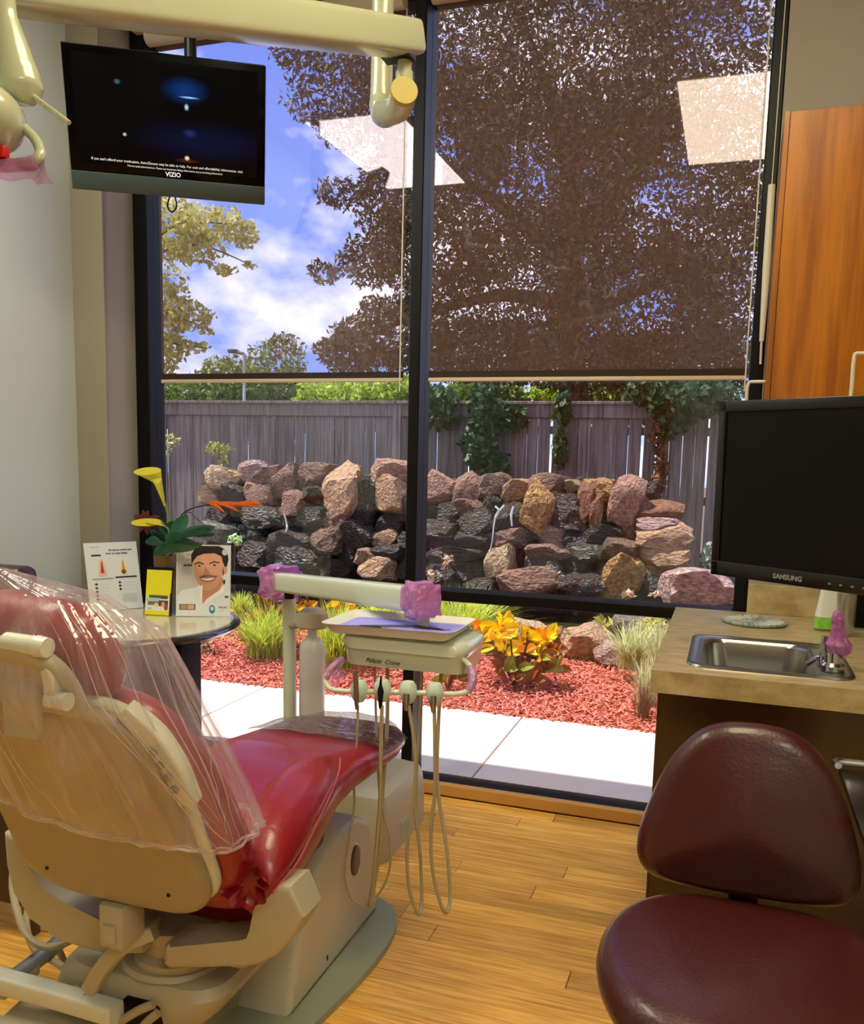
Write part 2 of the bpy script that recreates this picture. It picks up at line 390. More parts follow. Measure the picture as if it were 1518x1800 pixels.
shade(-1.204, 0.030, 'brown see-through roller screen in the right window bay, next to the wood cabinet')
struct('trim_3', MB().box(-2.60, -1.30, 3.40, 3.48, 3.262, 3.32, bev=0.004), M_VAL)
# plastic wand and hook beside the right bay
t = thing('shade_wand', 'white plastic wand hanging between the window and the tall wood cabinet', 'wand', at(1355, 325, 3.40))
MB().tube([at(1356, 325, 3.38), at(1347, 470, 3.38), at(1338, 600, 3.38)], [0.012, 0.014, 0.008], 10).build('wand', M_WHITE, t)
MB().tube([at(1338, 600, 3.38), at(1336, 640, 3.38)], 0.004, 8).build('wand_tip', M_WHITE, t)

MB().tube([at(1356, 325, 3.38), (at(1356, 325, 3.38).x+0.003, 3.40, 3.3), (at(1356, 325, 3.38).x+0.003, 3.46, 3.34)], 0.0016, 6, False).build('cord', M_WHITE, t)
# ceiling light panels (lit), two of them mirrored in the glass
M_PANEL = mat('light_panel', '#fff2cf', 0.5, emit='#fff8ea', estr=18.5)
M_PANELY = mat('light_panel_warm', '#ffe7a8', 0.5, emit='#fff0c8', estr=17.5)
def panel(x, y, lab, m=None):
    t = thing('ceiling_light', lab, 'ceiling light', (x, y, ZC), 'troffer lights in the ceiling')
    MB().box(x-0.31, x+0.31, y-0.67, y+0.67, ZC-0.02, ZC).build('frame', M_WHITE, t, smooth=False)
    MB().box(x-0.29, x+0.29, y-0.65, y+0.65, ZC-0.024, ZC-0.02).build('diffuser', m or M_PANEL, t, smooth=False)
panel(-0.10, 1.53, 'lit rectangular ceiling light mirrored in the right window bay', M_PANELY)
panel(-2.20, 1.53, 'lit rectangular ceiling light mirrored in the left window bay')
panel(1.25, -0.9, 'added fill panel in the ceiling, out of view to the right, behind the camera')  # unseen panel added as fill light, kept out of the window reflection

# ------------------------------------------------------------------ dental chair
CXc = -1.10
ch = thing('dental_chair', 'red vinyl dental chair with beige back shell and plastic bag over its headrest', 'dental chair', (CXc, 1.75, 0))
plate = smooth_outline([(-0.895, 1.95), (-0.872, 2.25), (-0.91, 2.43), (-1.02, 2.52), (-1.14, 2.54), (-1.28, 2.46), (-1.36, 2.25), (-1.36, 1.9), (-1.30, 1.55), (-1.14, 1.48), (-0.97, 1.62)], 60)
MB().prism(plate, 'Z', 0.0, 0.022, bev=0.006).build('base_plate', M_BASE, ch, 'flat grey-green floor plate')
# lift cover with oval badge
prof = [(1.85, 0.022), (1.875, 0.13), (1.93, 0.25), (2.02, 0.345), (2.13, 0.395), (2.27, 0.40), (2.36, 0.35), (2.42, 0.20), (2.44, 0.022)]
cov = MB().prism(smooth_outline(prof[:], 54) if False else prof, 'X', -1.25, -0.975, bev=0.022, seg=4).build('lift_cover', mat('cover_beige', '#bcb59b', 0.35), ch, 'beige cover of the lift arm')
bpts = [(0.052*math.cos(a*PI/12), 0.036*math.sin(a*PI/12)) for a in range(24)]
MB().prism([(2.25+p[1]*0.9, 0.27+p[0]*0.9) for p in bpts], 'X', -0.977, -0.972, bev=0.001).build('badge', mat('badge_dark', '#3a2a20', 0.3), cov, 'dark oval badge')
MB().prism([(2.25+p[1], 0.27+p[0]) for p in bpts], 'X', -0.977, -0.9745, bev=0.001).build('badge_rim', M_CHROME, cov)
MB().box(-0.9755, -0.9740, 2.06, 2.068, 0.06, 0.075).build('latch', M_BLACK, cov)
# rear body: pump housing
def rrect(cx_, cy_, hx, hy, r, n=6):
    o = []
    for (sx, sy, a0) in ((1, 1, 0), (-1, 1, 90), (-1, -1, 180), (1, -1, 270)):
        for i in range(n+1):
            a = math.radians(a0+90*i/n); o.append((cx_+sx*(hx-r)+r*math.cos(a), cy_+sy*(hy-r)+r*math.sin(a)))
    return o
body = MB()
rings = []
for z, x0_, x1_, y0_, y1_, r in ((0.022, -1.44, -1.13, 1.55, 2.06, 0.05), (0.09, -1.44, -1.115, 1.53, 2.06, 0.05), (0.16, -1.44, -1.06, 1.51, 2.04, 0.06), (0.22, -1.43, -1.00, 1.50, 1.98, 0.07), (0.265, -1.41, -0.975, 1.50, 1.92, 0.08), (0.287, -1.39, -0.985, 1.51, 1.88, 0.08), (0.296, -1.35, -1.02, 1.535, 1.84, 0.08)):
    rings.append([Vector((p[0], p[1], z)) for p in rrect((x0_+x1_)/2, (y0_+y1_)/2, (x1_-x0_)/2, (y1_-y0_)/2, r)])
body.loft(rings).build('pump_housing', M_CREAM2, ch, 'rounded beige pump housing')
MB().lathe([(0.105, 0), (0.105, 0.02), (0.085, 0.03), (0.085, 0.06), (0.11, 0.075), (0.11, 0.10), (0.08, 0.105)], (-1.14, 1.62, 0.30), 32).build('swivel_collar', M_CREAM2, ch)
MB().lathe([(0.105, 0), (0.105, 0.012), (0.125, 0.012), (0.132, 0.0)], (-1.15, 1.63, 0.292), 40, cap=False).build('socket_ring', M_CREAM2, ch)
MB().lathe([(0.104, 0), (0.104, 0.003)], (-1.15, 1.63, 0.296), 40).build('gasket', M_BLACK, ch)
MB().box(-1.02, -0.915, 1.53, 1.66, 0.345, 0.40, bev=0.02, seg=3).build('swivel_block', M_CREAM2, ch)
MB().prism([(at(x, y, 1.494).x, at(x, y, 1.494).z) for x, y in ((212, 1800), (215, 1758), (222, 1752), (262, 1762), (278, 1774), (282, 1800), (282, 1830), (212, 1830))], 'Y', 1.494, 1.503).build('hose_opening', M_BLACK, ch, 'dark opening for the hoses')
for pp_ in ([(270, 1765), (240, 1778), (205, 1800)], [(278, 1780), (255, 1800), (235, 1830)]): MB().tube([at(p[0], p[1], 1.488-0.012*k) for k, p in enumerate(pp_)], 0.010, 10).build('supply_hose', M_TUBE, ch)
# yoke under the seat carrying both arms
def sect(pts, wds, hts, n=12, up=(0, 0, 1)):
    """loft of rounded rectangles along a path: widths across, heights along up"""
    P = [Vector(p) for p in pts]; rings = []
    Q = []; W_ = []; H_ = []
    for i in range(len(P)-1):
        p0 = P[max(i-1, 0)]; p1 = P[i]; p2 = P[i+1]; p3 = P[min(i+2, len(P)-1)]
        for k in range(5):
            t = k/5; Q.append(0.5*((2*p1)+(p2-p0)*t+(2*p0-5*p1+4*p2-p3)*t*t+(3*p1-p0-3*p2+p3)*t*t*t)); W_.append(wds[i]*(1-t)+wds[i+1]*t); H_.append(hts[i]*(1-t)+hts[i+1]*t)
    Q.append(P[-1]); W_.append(wds[-1]); H_.append(hts[-1])
    for i, p in enumerate(Q):
        d = (Q[min(i+1, len(Q)-1)]-Q[max(i-1, 0)]).normalized(); u = Vector(up); a = d.cross(u).normalized(); u = a.cross(d).normalized()
        ring = []
        for k in range(n*2):
            th = 2*PI*k/(n*2); c, s_ = math.cos(th), math.sin(th); e = 0.36
            ring.append(p+a*(W_[i]/2*math.copysign(abs(c)**e, c))+u*(H_[i]/2*math.copysign(abs(s_)**e, s_)))
        rings.append(ring)
    return MB().loft(rings)
Yk = (0, 1, 0.15)
def xz(pts, Y): return [(at(x, y, Y).x, at(x, y, Y).z) for x, y in pts]
MB().prism(xz([(457, 1545), (523, 1547), (545, 1602), (520, 1644), (492, 1672), (455, 1688), (310, 1692), (300, 1684), (300, 1652), (310, 1643), (438, 1650), (453, 1645), (460, 1628), (458, 1590)], 1.50), 'Y', 1.47, 1.56, bev=0.012, seg=3).build('arm_bracket', M_CREAM2, ch, 'angular beige bracket below the seat side')
MB().prism(xz([(22, 1455), (44, 1460), (62, 1520), (92, 1562), (140, 1590), (205, 1612), (262, 1625), (262, 1666), (200, 1668), (120, 1645), (68, 1608), (38, 1560), (26, 1510)], 1.50), 'Y', 1.47, 1.55, bev=0.012, seg=3).build('arm_bracket', M_CREAM2, ch, 'curved beige bracket below the far side')
MB().prism(xz([(352, 1535), (395, 1556), (430, 1535), (462, 1538), (462, 1610), (440, 1606), (436, 1578), (420, 1566), (392, 1586), (345, 1580)], 1.58), 'Y', 1.575, 1.60, bev=0.006).build('seat_carrier', M_CREAMW, ch, 'pale curved carrier under the seat')
MB().prism(xz([(300, 1540), (462, 1540), (462, 1622), (420, 1618), (330, 1606), (300, 1590)], 1.62), 'Y', 1.605, 1.68, bev=0.01).build('seat_underside', M_RED, ch, 'red vinyl underside of the seat')
MB().box(-1.165, -1.105, 1.375, 1.45, 0.44, 0.535, bev=0.008).build('back_hinge', M_CREAM2, ch)
MB().box(-1.150, -1.120, 1.368, 1.38, 0.455, 0.495, bev=0.003).build('hinge_pin', M_CREAM2, ch)
sect([at(272, 1636, 1.47), at(228, 1655, 1.45), at(190, 1690, 1.44), at(162, 1735, 1.45)], [0.034]*4, [0.04]*4, up=(0, 1, 0)).build('hose_sleeve', M_CREAM2, ch)
MB().box(-1.38, -0.95, 1.62, 2.0, 0.43, 0.50, bev=0.02).build('seat_frame', mat('dark_metal', '#2a2723', 0.5, 0.6), ch)

# seat upholstery
def seat_ring(Yv, xc, hw, zt, th, n=40):
    r = []
    for k in range(n):
        a = 2*PI*k/n; c, s_ = math.cos(a), math.sin(a)
        x = hw*math.copysign(abs(c)**0.42, c); z = math.copysign(abs(s_)**0.55, s_)
        zz = zt-th/2+z*th/2
        if s_ > 0: zz += 0.012*(x/hw)**2*min(1, (2.1-Yv)*1.6) if Yv < 2.1 else 0
        r.append(Vector((xc+x, Yv, zz)))
    return r
S = [(1.44, -1.10, 0.18, 0.59, 0.04), (1.46, -1.10, 0.225, 0.60, 0.075), (1.52, -1.09, 0.262, 0.61, 0.095), (1.60, -1.09, 0.262, 0.622, 0.11), (1.75, -1.09, 0.245, 0.645, 0.115), (1.90, -1.09, 0.222, 0.672, 0.11), (2.02, -1.085, 0.217, 0.675, 0.10), (2.15, -1.075, 0.215, 0.662, 0.085), (2.28, -1.07, 0.212, 0.648, 0.07), (2.37, -1.07, 0.200, 0.642, 0.06), (2.43, -1.07, 0.165, 0.636, 0.05), (2.46, -1.07, 0.09, 0.630, 0.03)]
# resample for smoothness
SS = []
for i in range(len(S)-1):
    for k in range(4):
        t = k/4; SS.append(tuple(a*(1-t)+b*t for a, b in zip(S[i], S[i+1])))
SS.append(S[-1])
seat = MB().loft([seat_ring(*q) for q in SS]).build('seat', M_RED, ch, 'long flat red vinyl seat', ang=60)
# bolster on the near right edge
def bol(yv, xc, zc_, hw, hh, n=24):
    return [Vector((xc+hw*math.cos(2*PI*k/n)*1.0+0.35*hh*max(0, math.sin(2*PI*k/n))*-0.6, yv+0.25*hh*math.sin(2*PI*k/n), zc_+hh*math.sin(2*PI*k/n))) for k in range(n)]
B = [(1.455, -0.868, 0.600, 0.045, 0.040), (1.47, -0.868, 0.610, 0.062, 0.056), (1.51, -0.872, 0.624, 0.070, 0.068), (1.58, -0.878, 0.642, 0.072, 0.072), (1.70, -0.890, 0.664, 0.070, 0.068), (1.80, -0.900, 0.680, 0.062, 0.056), (1.88, -0.908, 0.682, 0.05, 0.036), (1.94, -0.915, 0.684, 0.025, 0.014)]
bo = MB().loft([bol(*q) for q in B]).build('side_bolster', M_RED, ch, 'raised vinyl bolster along the seat edge', ang=60)
MB().tube([(-0.812, 1.462, 0.585), (-0.797, 1.53, 0.612), (-0.806, 1.62, 0.638), (-0.822, 1.72, 0.662), (-0.838, 1.80, 0.678), (-0.86, 1.88, 0.690), (-0.89, 1.95, 0.692)], 0.0028, 6).build('piping', mat('red_piping', '#b04a4a', 0.4), bo)
def endf(u, v):
    a = 2*PI*u; r = v; wv = 1+0.10*math.sin(9*a)*v
    return (-0.862+0.058*r*math.cos(a)*wv, 1.450-0.022*(r)+0.03*(1-r)-0.014*math.cos(9*a)*r*(1-r)*3, 0.606+0.050*r*math.sin(a)*wv)
MB().grid(endf, 40, 8, True).build('gathered_end', M_RED, bo)
MB().loft([bol(q[0], -2.2-q[1]+0.0, q[2], q[3]*0.8, q[4]) for q in B]).build('side_bolster', M_RED, ch, 'raised vinyl bolster along the far seat edge', ang=60)

# back cushion and shell (plane: y + 0.44 z = 1.64)
nb = Vector((0, 1, 0.44)).normalized(); ub = Vector((0, -0.44, 1)).normalized()
def bplane(off): 
    o = Vector((-1.115, 1.42, 0.5)); o = o+nb*off
    return Matrix(((1, 0, nb.x, o.x), (0, ub.y, nb.y, o.y), (0, ub.z, nb.z, o.z), (0, 0, 0, 1)))
def sym(pts): return pts+[(-p[0], p[1]) for p in pts[::-1] if abs(p[0]) > 1e-6]
k_ = 1.0925
shell_o = smooth_outline(sym([(0.0, 0.045), (0.13, 0.05), (0.19, 0.075), (0.222, 0.125), (0.222, 0.23), (0.218, 0.375), (0.20, 0.47), (0.155, 0.535), (0.09, 0.555), (0.0, 0.555)]), 100)
pad(shell_o, 0.035, 0.014, 0.0, bplane(0.0), steps=6).build('back_shell', mat('shell_beige', '#988b6c', 0.38), ch, 'smooth beige rear shell of the backrest')
pad([(p[0]*1.03, p[1]*1.01) for p in shell_o], 0.03, 0.012, 0.0, bplane(0.025)).build('shell_rim', mat('cream_rim', '#c9c8ad', 0.35), ch, 'pale rim around the rear shell')
for x_, y_ in ((-0.155, 0.12), (0.135, 0.115)):
    MB().lathe([(0.004, 0), (0.004, 0.002)], bplane(-0.0185) @ Vector((x_, y_, 0)), 10, M=Matrix.Rotation(PI/2, 3, 'X')).build('screw', M_BLACK, ch)
cush_o = smooth_outline(sym([(0.0, 0.05), (0.15, 0.05), (0.235, 0.07), (0.262, 0.13), (0.258, 0.22), (0.235, 0.34), (0.195, 0.44), (0.14, 0.50), (0.07, 0.52), (0.0, 0.52)]), 100)
pad(cush_o, 0.095, 0.04, 0.012, bplane(0.085), steps=8).build('back_cushion', M_RED, ch, 'red vinyl backrest cushion')
# touch pad strip with round buttons on the right shoulder
keyp = [bplane(0.01) @ Vector((x_, y_, 0)) for x_, y_ in ((0.165, 0.56), (0.205, 0.505), (0.225, 0.44), (0.236, 0.36))]
kp = sect(keyp, [0.035, 0.05, 0.052, 0.04], [0.03, 0.034, 0.034, 0.03], up=tuple(nb)).build('control_pad', M_CREAMW, ch, 'pale strip with round buttons')
for i in range(4):
    t_ = i/3; c_ = bplane(-0.0105) @ Vector((0.2115+0.018*t_, 0.485-0.082*t_, 0))
    MB().lathe([(0.008, -0.001), (0.008, 0.0025), (0.006, 0.004)], c_, 16, M=(Matrix(((1, 0, 0), (0, ub.y, -nb.y), (0, ub.z, -nb.z))))).build('button', mat('button_grey', '#7f8a84', 0.4), kp)

# headrest
hn = Vector((0.04, 0.80, 0.54)).normalized(); hx_ = Vector((1, 0.12, 0)).normalized(); hu = hn.cross(hx_).normalized(); hx_ = hu.cross(hn).normalized()
def hM(off, c=(-1.145, 1.205, 1.078)):
    o = Vector(c)+hn*off; return Matrix(((hx_.x, hu.x, hn.x, o.x), (hx_.y, hu.y, hn.y, o.y), (hx_.z, hu.z, hn.z, o.z), (0, 0, 0, 1)))
ho = smooth_outline([(0.15, 0.0), (0.135, 0.07), (0.08, 0.112), (0, 0.122), (-0.08, 0.112), (-0.135, 0.07), (-0.15, 0.0), (-0.135, -0.07), (-0.08, -0.105), (0, -0.11), (0.08, -0.105), (0.135, -0.07)], 60)
hr = pad(ho, 0.105, 0.045, 0.01, hM(0.035), steps=8).build('headrest', M_RED, ch, 'oval red headrest cushion')
pad([(p[0]*0.92, p[1]*0.90-0.008) for p in ho], 0.03, 0.014, 0.0, hM(-0.045)).build('headrest_shell', M_CREAM2, hr)
MB().tube([at(12, 1128, 1.115), at(68, 1136, 1.115)], 0.0165, 16, False).build('knob', M_CREAMW, hr)
MB().tube([at(66, 1136, 1.115), at(84, 1139, 1.115)], [0.0185, 0.0165], 16, False).build('knob_cap', M_CREAMW, hr)
sect([at(78, 1156, 1.13), at(90, 1185, 1.13), at(94, 1218, 1.14)], [0.024]*3, [0.024]*3, up=tuple(hn)).build('link_arm', M_CREAMW, hr)
MB().tube([at(86, 1228, 1.14), at(120, 1234, 1.14)], 0.0155, 14, False).build('knob', M_CREAMW, hr)
MB().box(-1.15, -1.075, 1.135, 1.155, 0.96, 1.085, bev=0.008).build('headrest_bar', M_CREAM2, hr)

# clear film flap over the toe end
M_FILM = clear_mat('toe_film', '#6a3628', 0.5, gloss=0.10, rough=0.08, bump=0.5, bscale=30)
def ff(u, v):
    a = PI*(u-0.5)*0.98; hw = 0.222
    x = -1.07+hw*math.sin(a)*(0.35+0.65*v)*1.0; yv = 2.18+0.30*v*max(0.2, math.cos(a))**0.5
    return (x, yv, 0.668-0.06*max(0, (yv-2.2))-0.03*max(0, v-0.92)*8+0.002*math.sin(30*u)*v)
def ff(u, v):
    x = -1.07+(-0.5+u)*0.45*(1-0.25*max(0, v-0.7)/0.3*abs(2*u-1)); yv = 2.16+0.34*v-0.10*v*(2*u-1)**2
    return (x, yv, 0.672-0.10*(yv-2.16)-0.02*(2*u-1)**4+0.0018*math.sin(25*u+9*v))
MB().grid(ff, 40, 16).build('toe_cover', M_FILM, ch, 'clear plastic sheet over the foot end')

# plastic bag over the headrest and upper back
M_BAG = clear_mat('clear_bag', '#f2dfe4', 0.15, gloss=0.07, rough=0.12, bump=0.6, bscale=18, edge=0.4, stretch=(1, 1, 0.10), streak=0.25)
def bagf(u, v):
    a = 2*PI*u
    # v 0 = closed top above the headrest, 1 = open hem around the backrest
    rings_ = [((-1.20, 1.18, 1.245), (0.02, 0.01)), ((-1.15, 1.21, 1.205), (0.15, 0.06)), ((-1.12, 1.24, 1.14), (0.195, 0.12)), ((-1.11, 1.27, 1.03), (0.215, 0.155)), ((-1.105, 1.31, 0.93), (0.245, 0.15)), ((-1.10, 1.35, 0.84), (0.265, 0.15)), ((-1.10, 1.385, 0.765), (0.275, 0.145)), ((-1.10, 1.392, 0.752), (0.276, 0.148))]
    f = v*(len(rings_)-1); i = min(int(f), len(rings_)-2); t = f-i
    c = Vector(rings_[i][0]).lerp(Vector(rings_[i+1][0]), t); rx = rings_[i][1][0]*(1-t)+rings_[i+1][1][0]*t; ry = rings_[i][1][1]*(1-t)+rings_[i+1][1][1]*t
    fold = (0.006*math.sin(17*a+2*math.sin(3*a))+0.005*math.sin(31*a+5*v)+0.0028*math.sin(57*a+4*math.sin(5*a)+3*v)+0.004*noise.noise(Vector((6*math.cos(a), 6*math.sin(a), 7*v))))*min(1, v*1.6)
    cc, s_ = math.cos(a), math.sin(a)
    x = rx*math.copysign(abs(cc)**0.75, cc)+fold*cc; y_ = ry*math.copysign(abs(s_)**0.75, s_)+fold*s_
    tilt = 0.03*cc*v
    return (c.x+x, c.y+y_, c.z-tilt-0.10*y_*0.5+0.004*math.sin(5*a)*(v**3))
bag = MB().grid(bagf, 360, 50, True).build('headrest_bag', M_BAG, None, ang=80, origin=(-1.1, 1.3, 0.75))
tag(bag, 'clear plastic bag pulled over the headrest and upper back of the dental chair', 'plastic bag')
hem = MB().tube([bagf(i/60, 1.0) for i in range(61)], 0.0034, 6, False, cap=False).build('hem', clear_mat('bag_hem', '#eadcda', 0.38, gloss=0.12), bag)

cm_ = MB(); rgc = random.Random(4)
for k in range(15):
    u0 = rgc.uniform(0.80, 1.04) if k < 10 else rgc.uniform(0.60, 0.8); v0 = rgc.uniform(0.08, 0.40); u1 = 0.965+rgc.uniform(-0.035, 0.02) if k < 10 else u0+rgc.uniform(-.02, .05); v1 = rgc.uniform(0.75, 0.99)
    pts_ = []
    for q in range(15):
        t = q/14; p = Vector(bagf((u0+(u1-u0)*t**1.3) % 1.0, v0+(v1-v0)*t)); c0_ = Vector((-1.11, 1.3, p.z)); pts_.append(p+(p-c0_).normalized()*0.002)
    cm_.tube(pts_, [0.0003+0.0008*math.sin(PI*q/14) for q in range(15)], 5, False)
cm_.build('creases', MC['bag_hem'], bag)
MB().tube([bagf(i/90, 0.93) for i in range(91)], 0.0022, 6, False, cap=False).build('hem', MC['bag_hem'], bag)

# junction box on the floor beyond the chair
jb = MB()
rings = []
for z, hx, hy in ((0.0, 0.155, 0.235), (0.12, 0.155, 0.235), (0.20, 0.150, 0.225), (0.235, 0.140, 0.21), (0.25, 0.11, 0.18)):
    rings.append([Vector((p[0], p[1], z)) for p in rrect(-1.24, 2.99, hx, hy, 0.04)])
j = thing('junction_box', 'beige floor junction box standing behind the dental chair by the window', 'utility box', (-1.24, 2.99, 0))
jb.loft(rings).build('housing', M_CREAM2, j, ang=40)
MB().box(-1.086, -1.083, 2.92, 3.05, 0.05, 0.10, bev=0.001).build('label_plate', mat('label_green', '#9aa78f', 0.4), j)

# lower left: foot bars, hoses
fb = thing('foot_control', 'beige foot control frame on the floor behind the dental chair, bottom left', 'foot control', (-1.4, 1.6, 0))
sect([atz(-60, 1708, 0.235), atz(90, 1748, 0.235), atz(205, 1782, 0.235)], [0.045, 0.045, 0.045], [0.045, 0.045, 0.045]).build('cross_bar', M_CREAMW, fb)
MB().tube([atz(20, 1722, 0.22), atz(85, 1672, 0.22), atz(155, 1612, 0.22)], 0.020, 14).build('diagonal_tube', M_GREY, fb)
sect([atz(-5, 1745, 0.21), atz(55, 1700, 0.21)], [0.05, 0.05], [0.03, 0.03]).build('tube_clamp', M_CREAM2, fb)
sect([atz(25, 1790, 0.14), atz(110, 1806, 0.14), atz(190, 1830, 0.14)], [0.12, 0.14, 0.12], [0.06, 0.07, 0.06]).build('pedal', M_CREAM2, fb)
MB().box(-1.75, -1.47, 1.40, 1.60, 0.0, 0.03, bev=0.01).build('foot_base', M_CREAM2, fb)
hs = [([(28, 1490), (22, 1560), (45, 1640), (90, 1665), (150, 1640)], .30), ([(58, 1560), (46, 1620), (62, 1670), (110, 1700), (150, 1755)], .22), ([(85, 1600), (100, 1660), (130, 1720), (165, 1722)], .20), ([(100, 1580), (120, 1640), (180, 1650), (215, 1620)], .26), ([(118, 1690), (140, 1700), (158, 1722)], .2)]
for i, (pp, z) in enumerate(hs):
    o = MB().tube([atz(p[0], p[1], z+0.03*math.sin(k*1.7+i)) for k, p in enumerate(pp)], 0.009, 8).build('hose', M_TUBE, None, origin=atz(pp[0][0], pp[0][1], 0.0))
    tag(o, ('outermost beige hose looping low left of the chair back', 'beige hose hanging just inside the outermost loop at the left edge', 'short beige hose curling down to the floor under the diagonal tube', 'beige hose running right under the chair back to the base', 'short thick pale hose end lying by the foot bar')[i], 'hose', 'hoses behind the dental chair')

# ------------------------------------------------------------------ delivery unit: post, bottle, arm, control head
du = thing('delivery_unit', 'cream instrument delivery unit on a jointed arm above the foot of the dental chair', 'dental unit', (-1.15, 2.6, 0.35))
pb = at(508, 1052, 2.75)
MB().tube([(pb.x+0.01, 2.75, 0.0), (pb.x, 2.75, pb.z)], 0.024, 20, False).build('post', M_MINT, du)
MB().tube([(pb.x, 2.75, pb.z), (pb.x, 2.75, pb.z+0.03)], 0.018, 16, False).build('pivot', M_BLACK, du)
a0, a1 = at(478, 1021, 2.75), at(752, 1056, 2.28)
arm = sect([a0+Vector((-0.02, 0, 0)), a0.lerp(a1, 0.3), a0.lerp(a1, 0.7), a1], [0.055, 0.06, 0.065, 0.065], [0.066, 0.068, 0.072, 0.074], up=(0, 0, 1)).build('arm', M_MINT, du, ang=50)
def wrap(p0, p1, hy, hz, seed, par, flare=0.0):
    """crumpled film round the end of a bar from p0 to p1"""
    rg = random.Random(seed); ph = [rg.uniform(0, 6) for _ in range(6)]; ax = (p1-p0).normalized(); sd_ = ax.cross(Vector((0, 0, 1))).normalized(); up_ = sd_.cross(ax)
    def f(u, v):
        a = 2*PI*u; c, s_ = math.cos(a), math.sin(a); k = 1+0.07*math.sin(5*a+ph[0]+7*v)+0.06*math.sin(9*a+ph[1]-5*v)+0.05*noise.noise(Vector((3*c+ph[2], 3*s_, 6*v)))+flare*(1-v)**2*(1+0.5*math.sin(4*a))
        if v > 0.93: k *= max(0.02, (1-v)/0.07)
        return tuple(p0.lerp(p1, min(v, 0.95)/0.95)+sd_*hy*k*math.copysign(abs(c)**0.5, c)+up_*hz*k*math.copysign(abs(s_)**0.5, s_))
    return MB().grid(f, 48, 22, True).build('pink_wrap', M_PINKD, par, 'pink plastic film')
M_PINKD = clear_mat('pink_film_dense', '#e08ad6', 0.8, gloss=0.05, rough=0.25, bump=0.8, bscale=50)
wrap(at(730, 1053, 2.325), at(753, 1057, 2.275), 0.043, 0.049, 3, arm, 0.08)
wrap(at(504, 1026, 2.72), at(476, 1020, 2.77), 0.056, 0.056, 8, arm, 0.1)
wrap(at(490, 1020, 2.74), at(462, 1014, 2.77), 0.02, 0.012, 5, arm, 0.8)
n0 = at(742, 1078, 2.32)
MB().tube([n0, n0+Vector((0, 0, -0.12))], 0.022, 14, False).build('arm_neck', M_CREAM, du)
# bottle bracket and bottle
bt = at(549, 1088, 2.70)
MB().lathe([(0.0, 0.040), (0.030, 0.038), (0.050, 0.024), (0.056, 0.004), (0.056, -0.024), (0.052, -0.029), (0.0, -0.029)], bt+Vector((0, 0, 0.0)), 28).build('bottle_cap', M_CREAM2, du)
MB().tube([bt+Vector((-0.04, 0, -0.02)), pb+Vector((0, -0.0, -0.10))], 0.014, 10, False).build('bottle_bracket', M_CREAM2, du)
MB().lathe([(0.0, -0.36), (0.04, -0.36), (0.045, -0.35), (0.045, -0.105), (0.040, -0.085), (0.026, -0.07), (0.016, -0.058), (0.014, -0.028)], bt, 28).build('water_bottle', clear_mat('milky_plastic', '#e8e8da', 0.82, gloss=0.05, rough=0.25), du, 'milky plastic water bottle')
# control head: built straight, parallel to the window
hc = Vector((-0.825, 2.31, 0.92)); hw = 0.185
def headring(z, hx, hy, r, dy=0.0): return [Vector((p[0], p[1], z)) for p in rrect(hc.x, hc.y+dy, hx, hy, r, 8)]
hd = MB().loft([headring(*q) for q in ((0.865, 0.16, 0.08, 0.03, 0), (0.870, 0.175, 0.098, 0.035, 0), (0.912, 0.178, 0.11, 0.04, 0), (0.917, 0.178, 0.112, 0.04, 0), (0.922, 0.184, 0.12, 0.05, -.002), (0.938, 0.187, 0.118, 0.05, -.004), (0.952, 0.182, 0.118, 0.05, 0), (0.960, 0.165, 0.10, 0.05, 0.004), (0.962, 0.10, 0.06, 0.04, 0.006))]).build('control_head', M_MINT, du, 'glossy cream control head', ang=50)
text('Pelton  Crane', 0.018, frame((hc.x-0.055, hc.y-0.108, 0.888), (1, 0, 0), (0, 0, 1)), mat('ink_black', '#141414', 0.6), hd, 'lettering', shear=0.35)
# tray on top
tc_ = Vector((-0.862, 2.285, 0.985))
def trr(z, hx, hy, r): return [Vector((tc_.x+p[0], tc_.y+p[1], z+p[0]*0.01)) for p in rrect(0, 0, hx, hy, r, 6)]
tr = thing('instrument_tray', 'white instrument tray with lilac liner on top of the delivery unit', 'tray', tc_-Vector((0, 0, 0.018)))
MB().loft([trr(*q) for q in ((0.962, 0.165, 0.10, 0.02), (0.966, 0.175, 0.108, 0.025), (0.986, 0.186, 0.118, 0.03), (0.992, 0.196, 0.126, 0.032), (0.990, 0.190, 0.121, 0.03), (0.972, 0.172, 0.104, 0.022))]).build('tray_body', M_WHITE, tr)
MB().loft([trr(*q) for q in ((0.9725, 0.170, 0.102, 0.02), (0.9745, 0.170, 0.102, 0.02))]).build('tray_liner', M_BLUE, tr)
for i, (xa, ya, xb, yb, lab) in enumerate(((-0.10, -0.055, 0.06, 0.01, 'thin steel dental probe lying across the lilac tray liner'), (-0.14, -0.075, -0.03, -0.06, 'short steel scaler at the front left of the instrument tray'), (0.04, 0.0, 0.14, -0.015, 'steel mouth mirror at the right end of the instrument tray'))):
    z = 0.979; p0 = tc_+Vector((xa, ya, 0)); p1 = tc_+Vector((xb, yb, 0)); p0.z = p1.z = z
    iv = thing('dental_instrument', lab, 'dental tool', p0, 'instruments on the tray')
    MB().tube([p0, p0.lerp(p1, .25)+Vector((0, -.004, 0)), p0.lerp(p1, .75)+Vector((0, .003, 0)), p1], [0.0012, 0.0028, 0.0030, 0.0013], 8).build('handle', mat('dark_steel', '#4a4a50', 0.35, 0.8), iv)
    MB().tube([p1, p1+Vector((0.012, 0.004, 0.001)), p1+Vector((0.016, -0.004, 0.002))], 0.0011, 6).build('tip', M_BLACK if i == 2 else M_CHROME, iv)
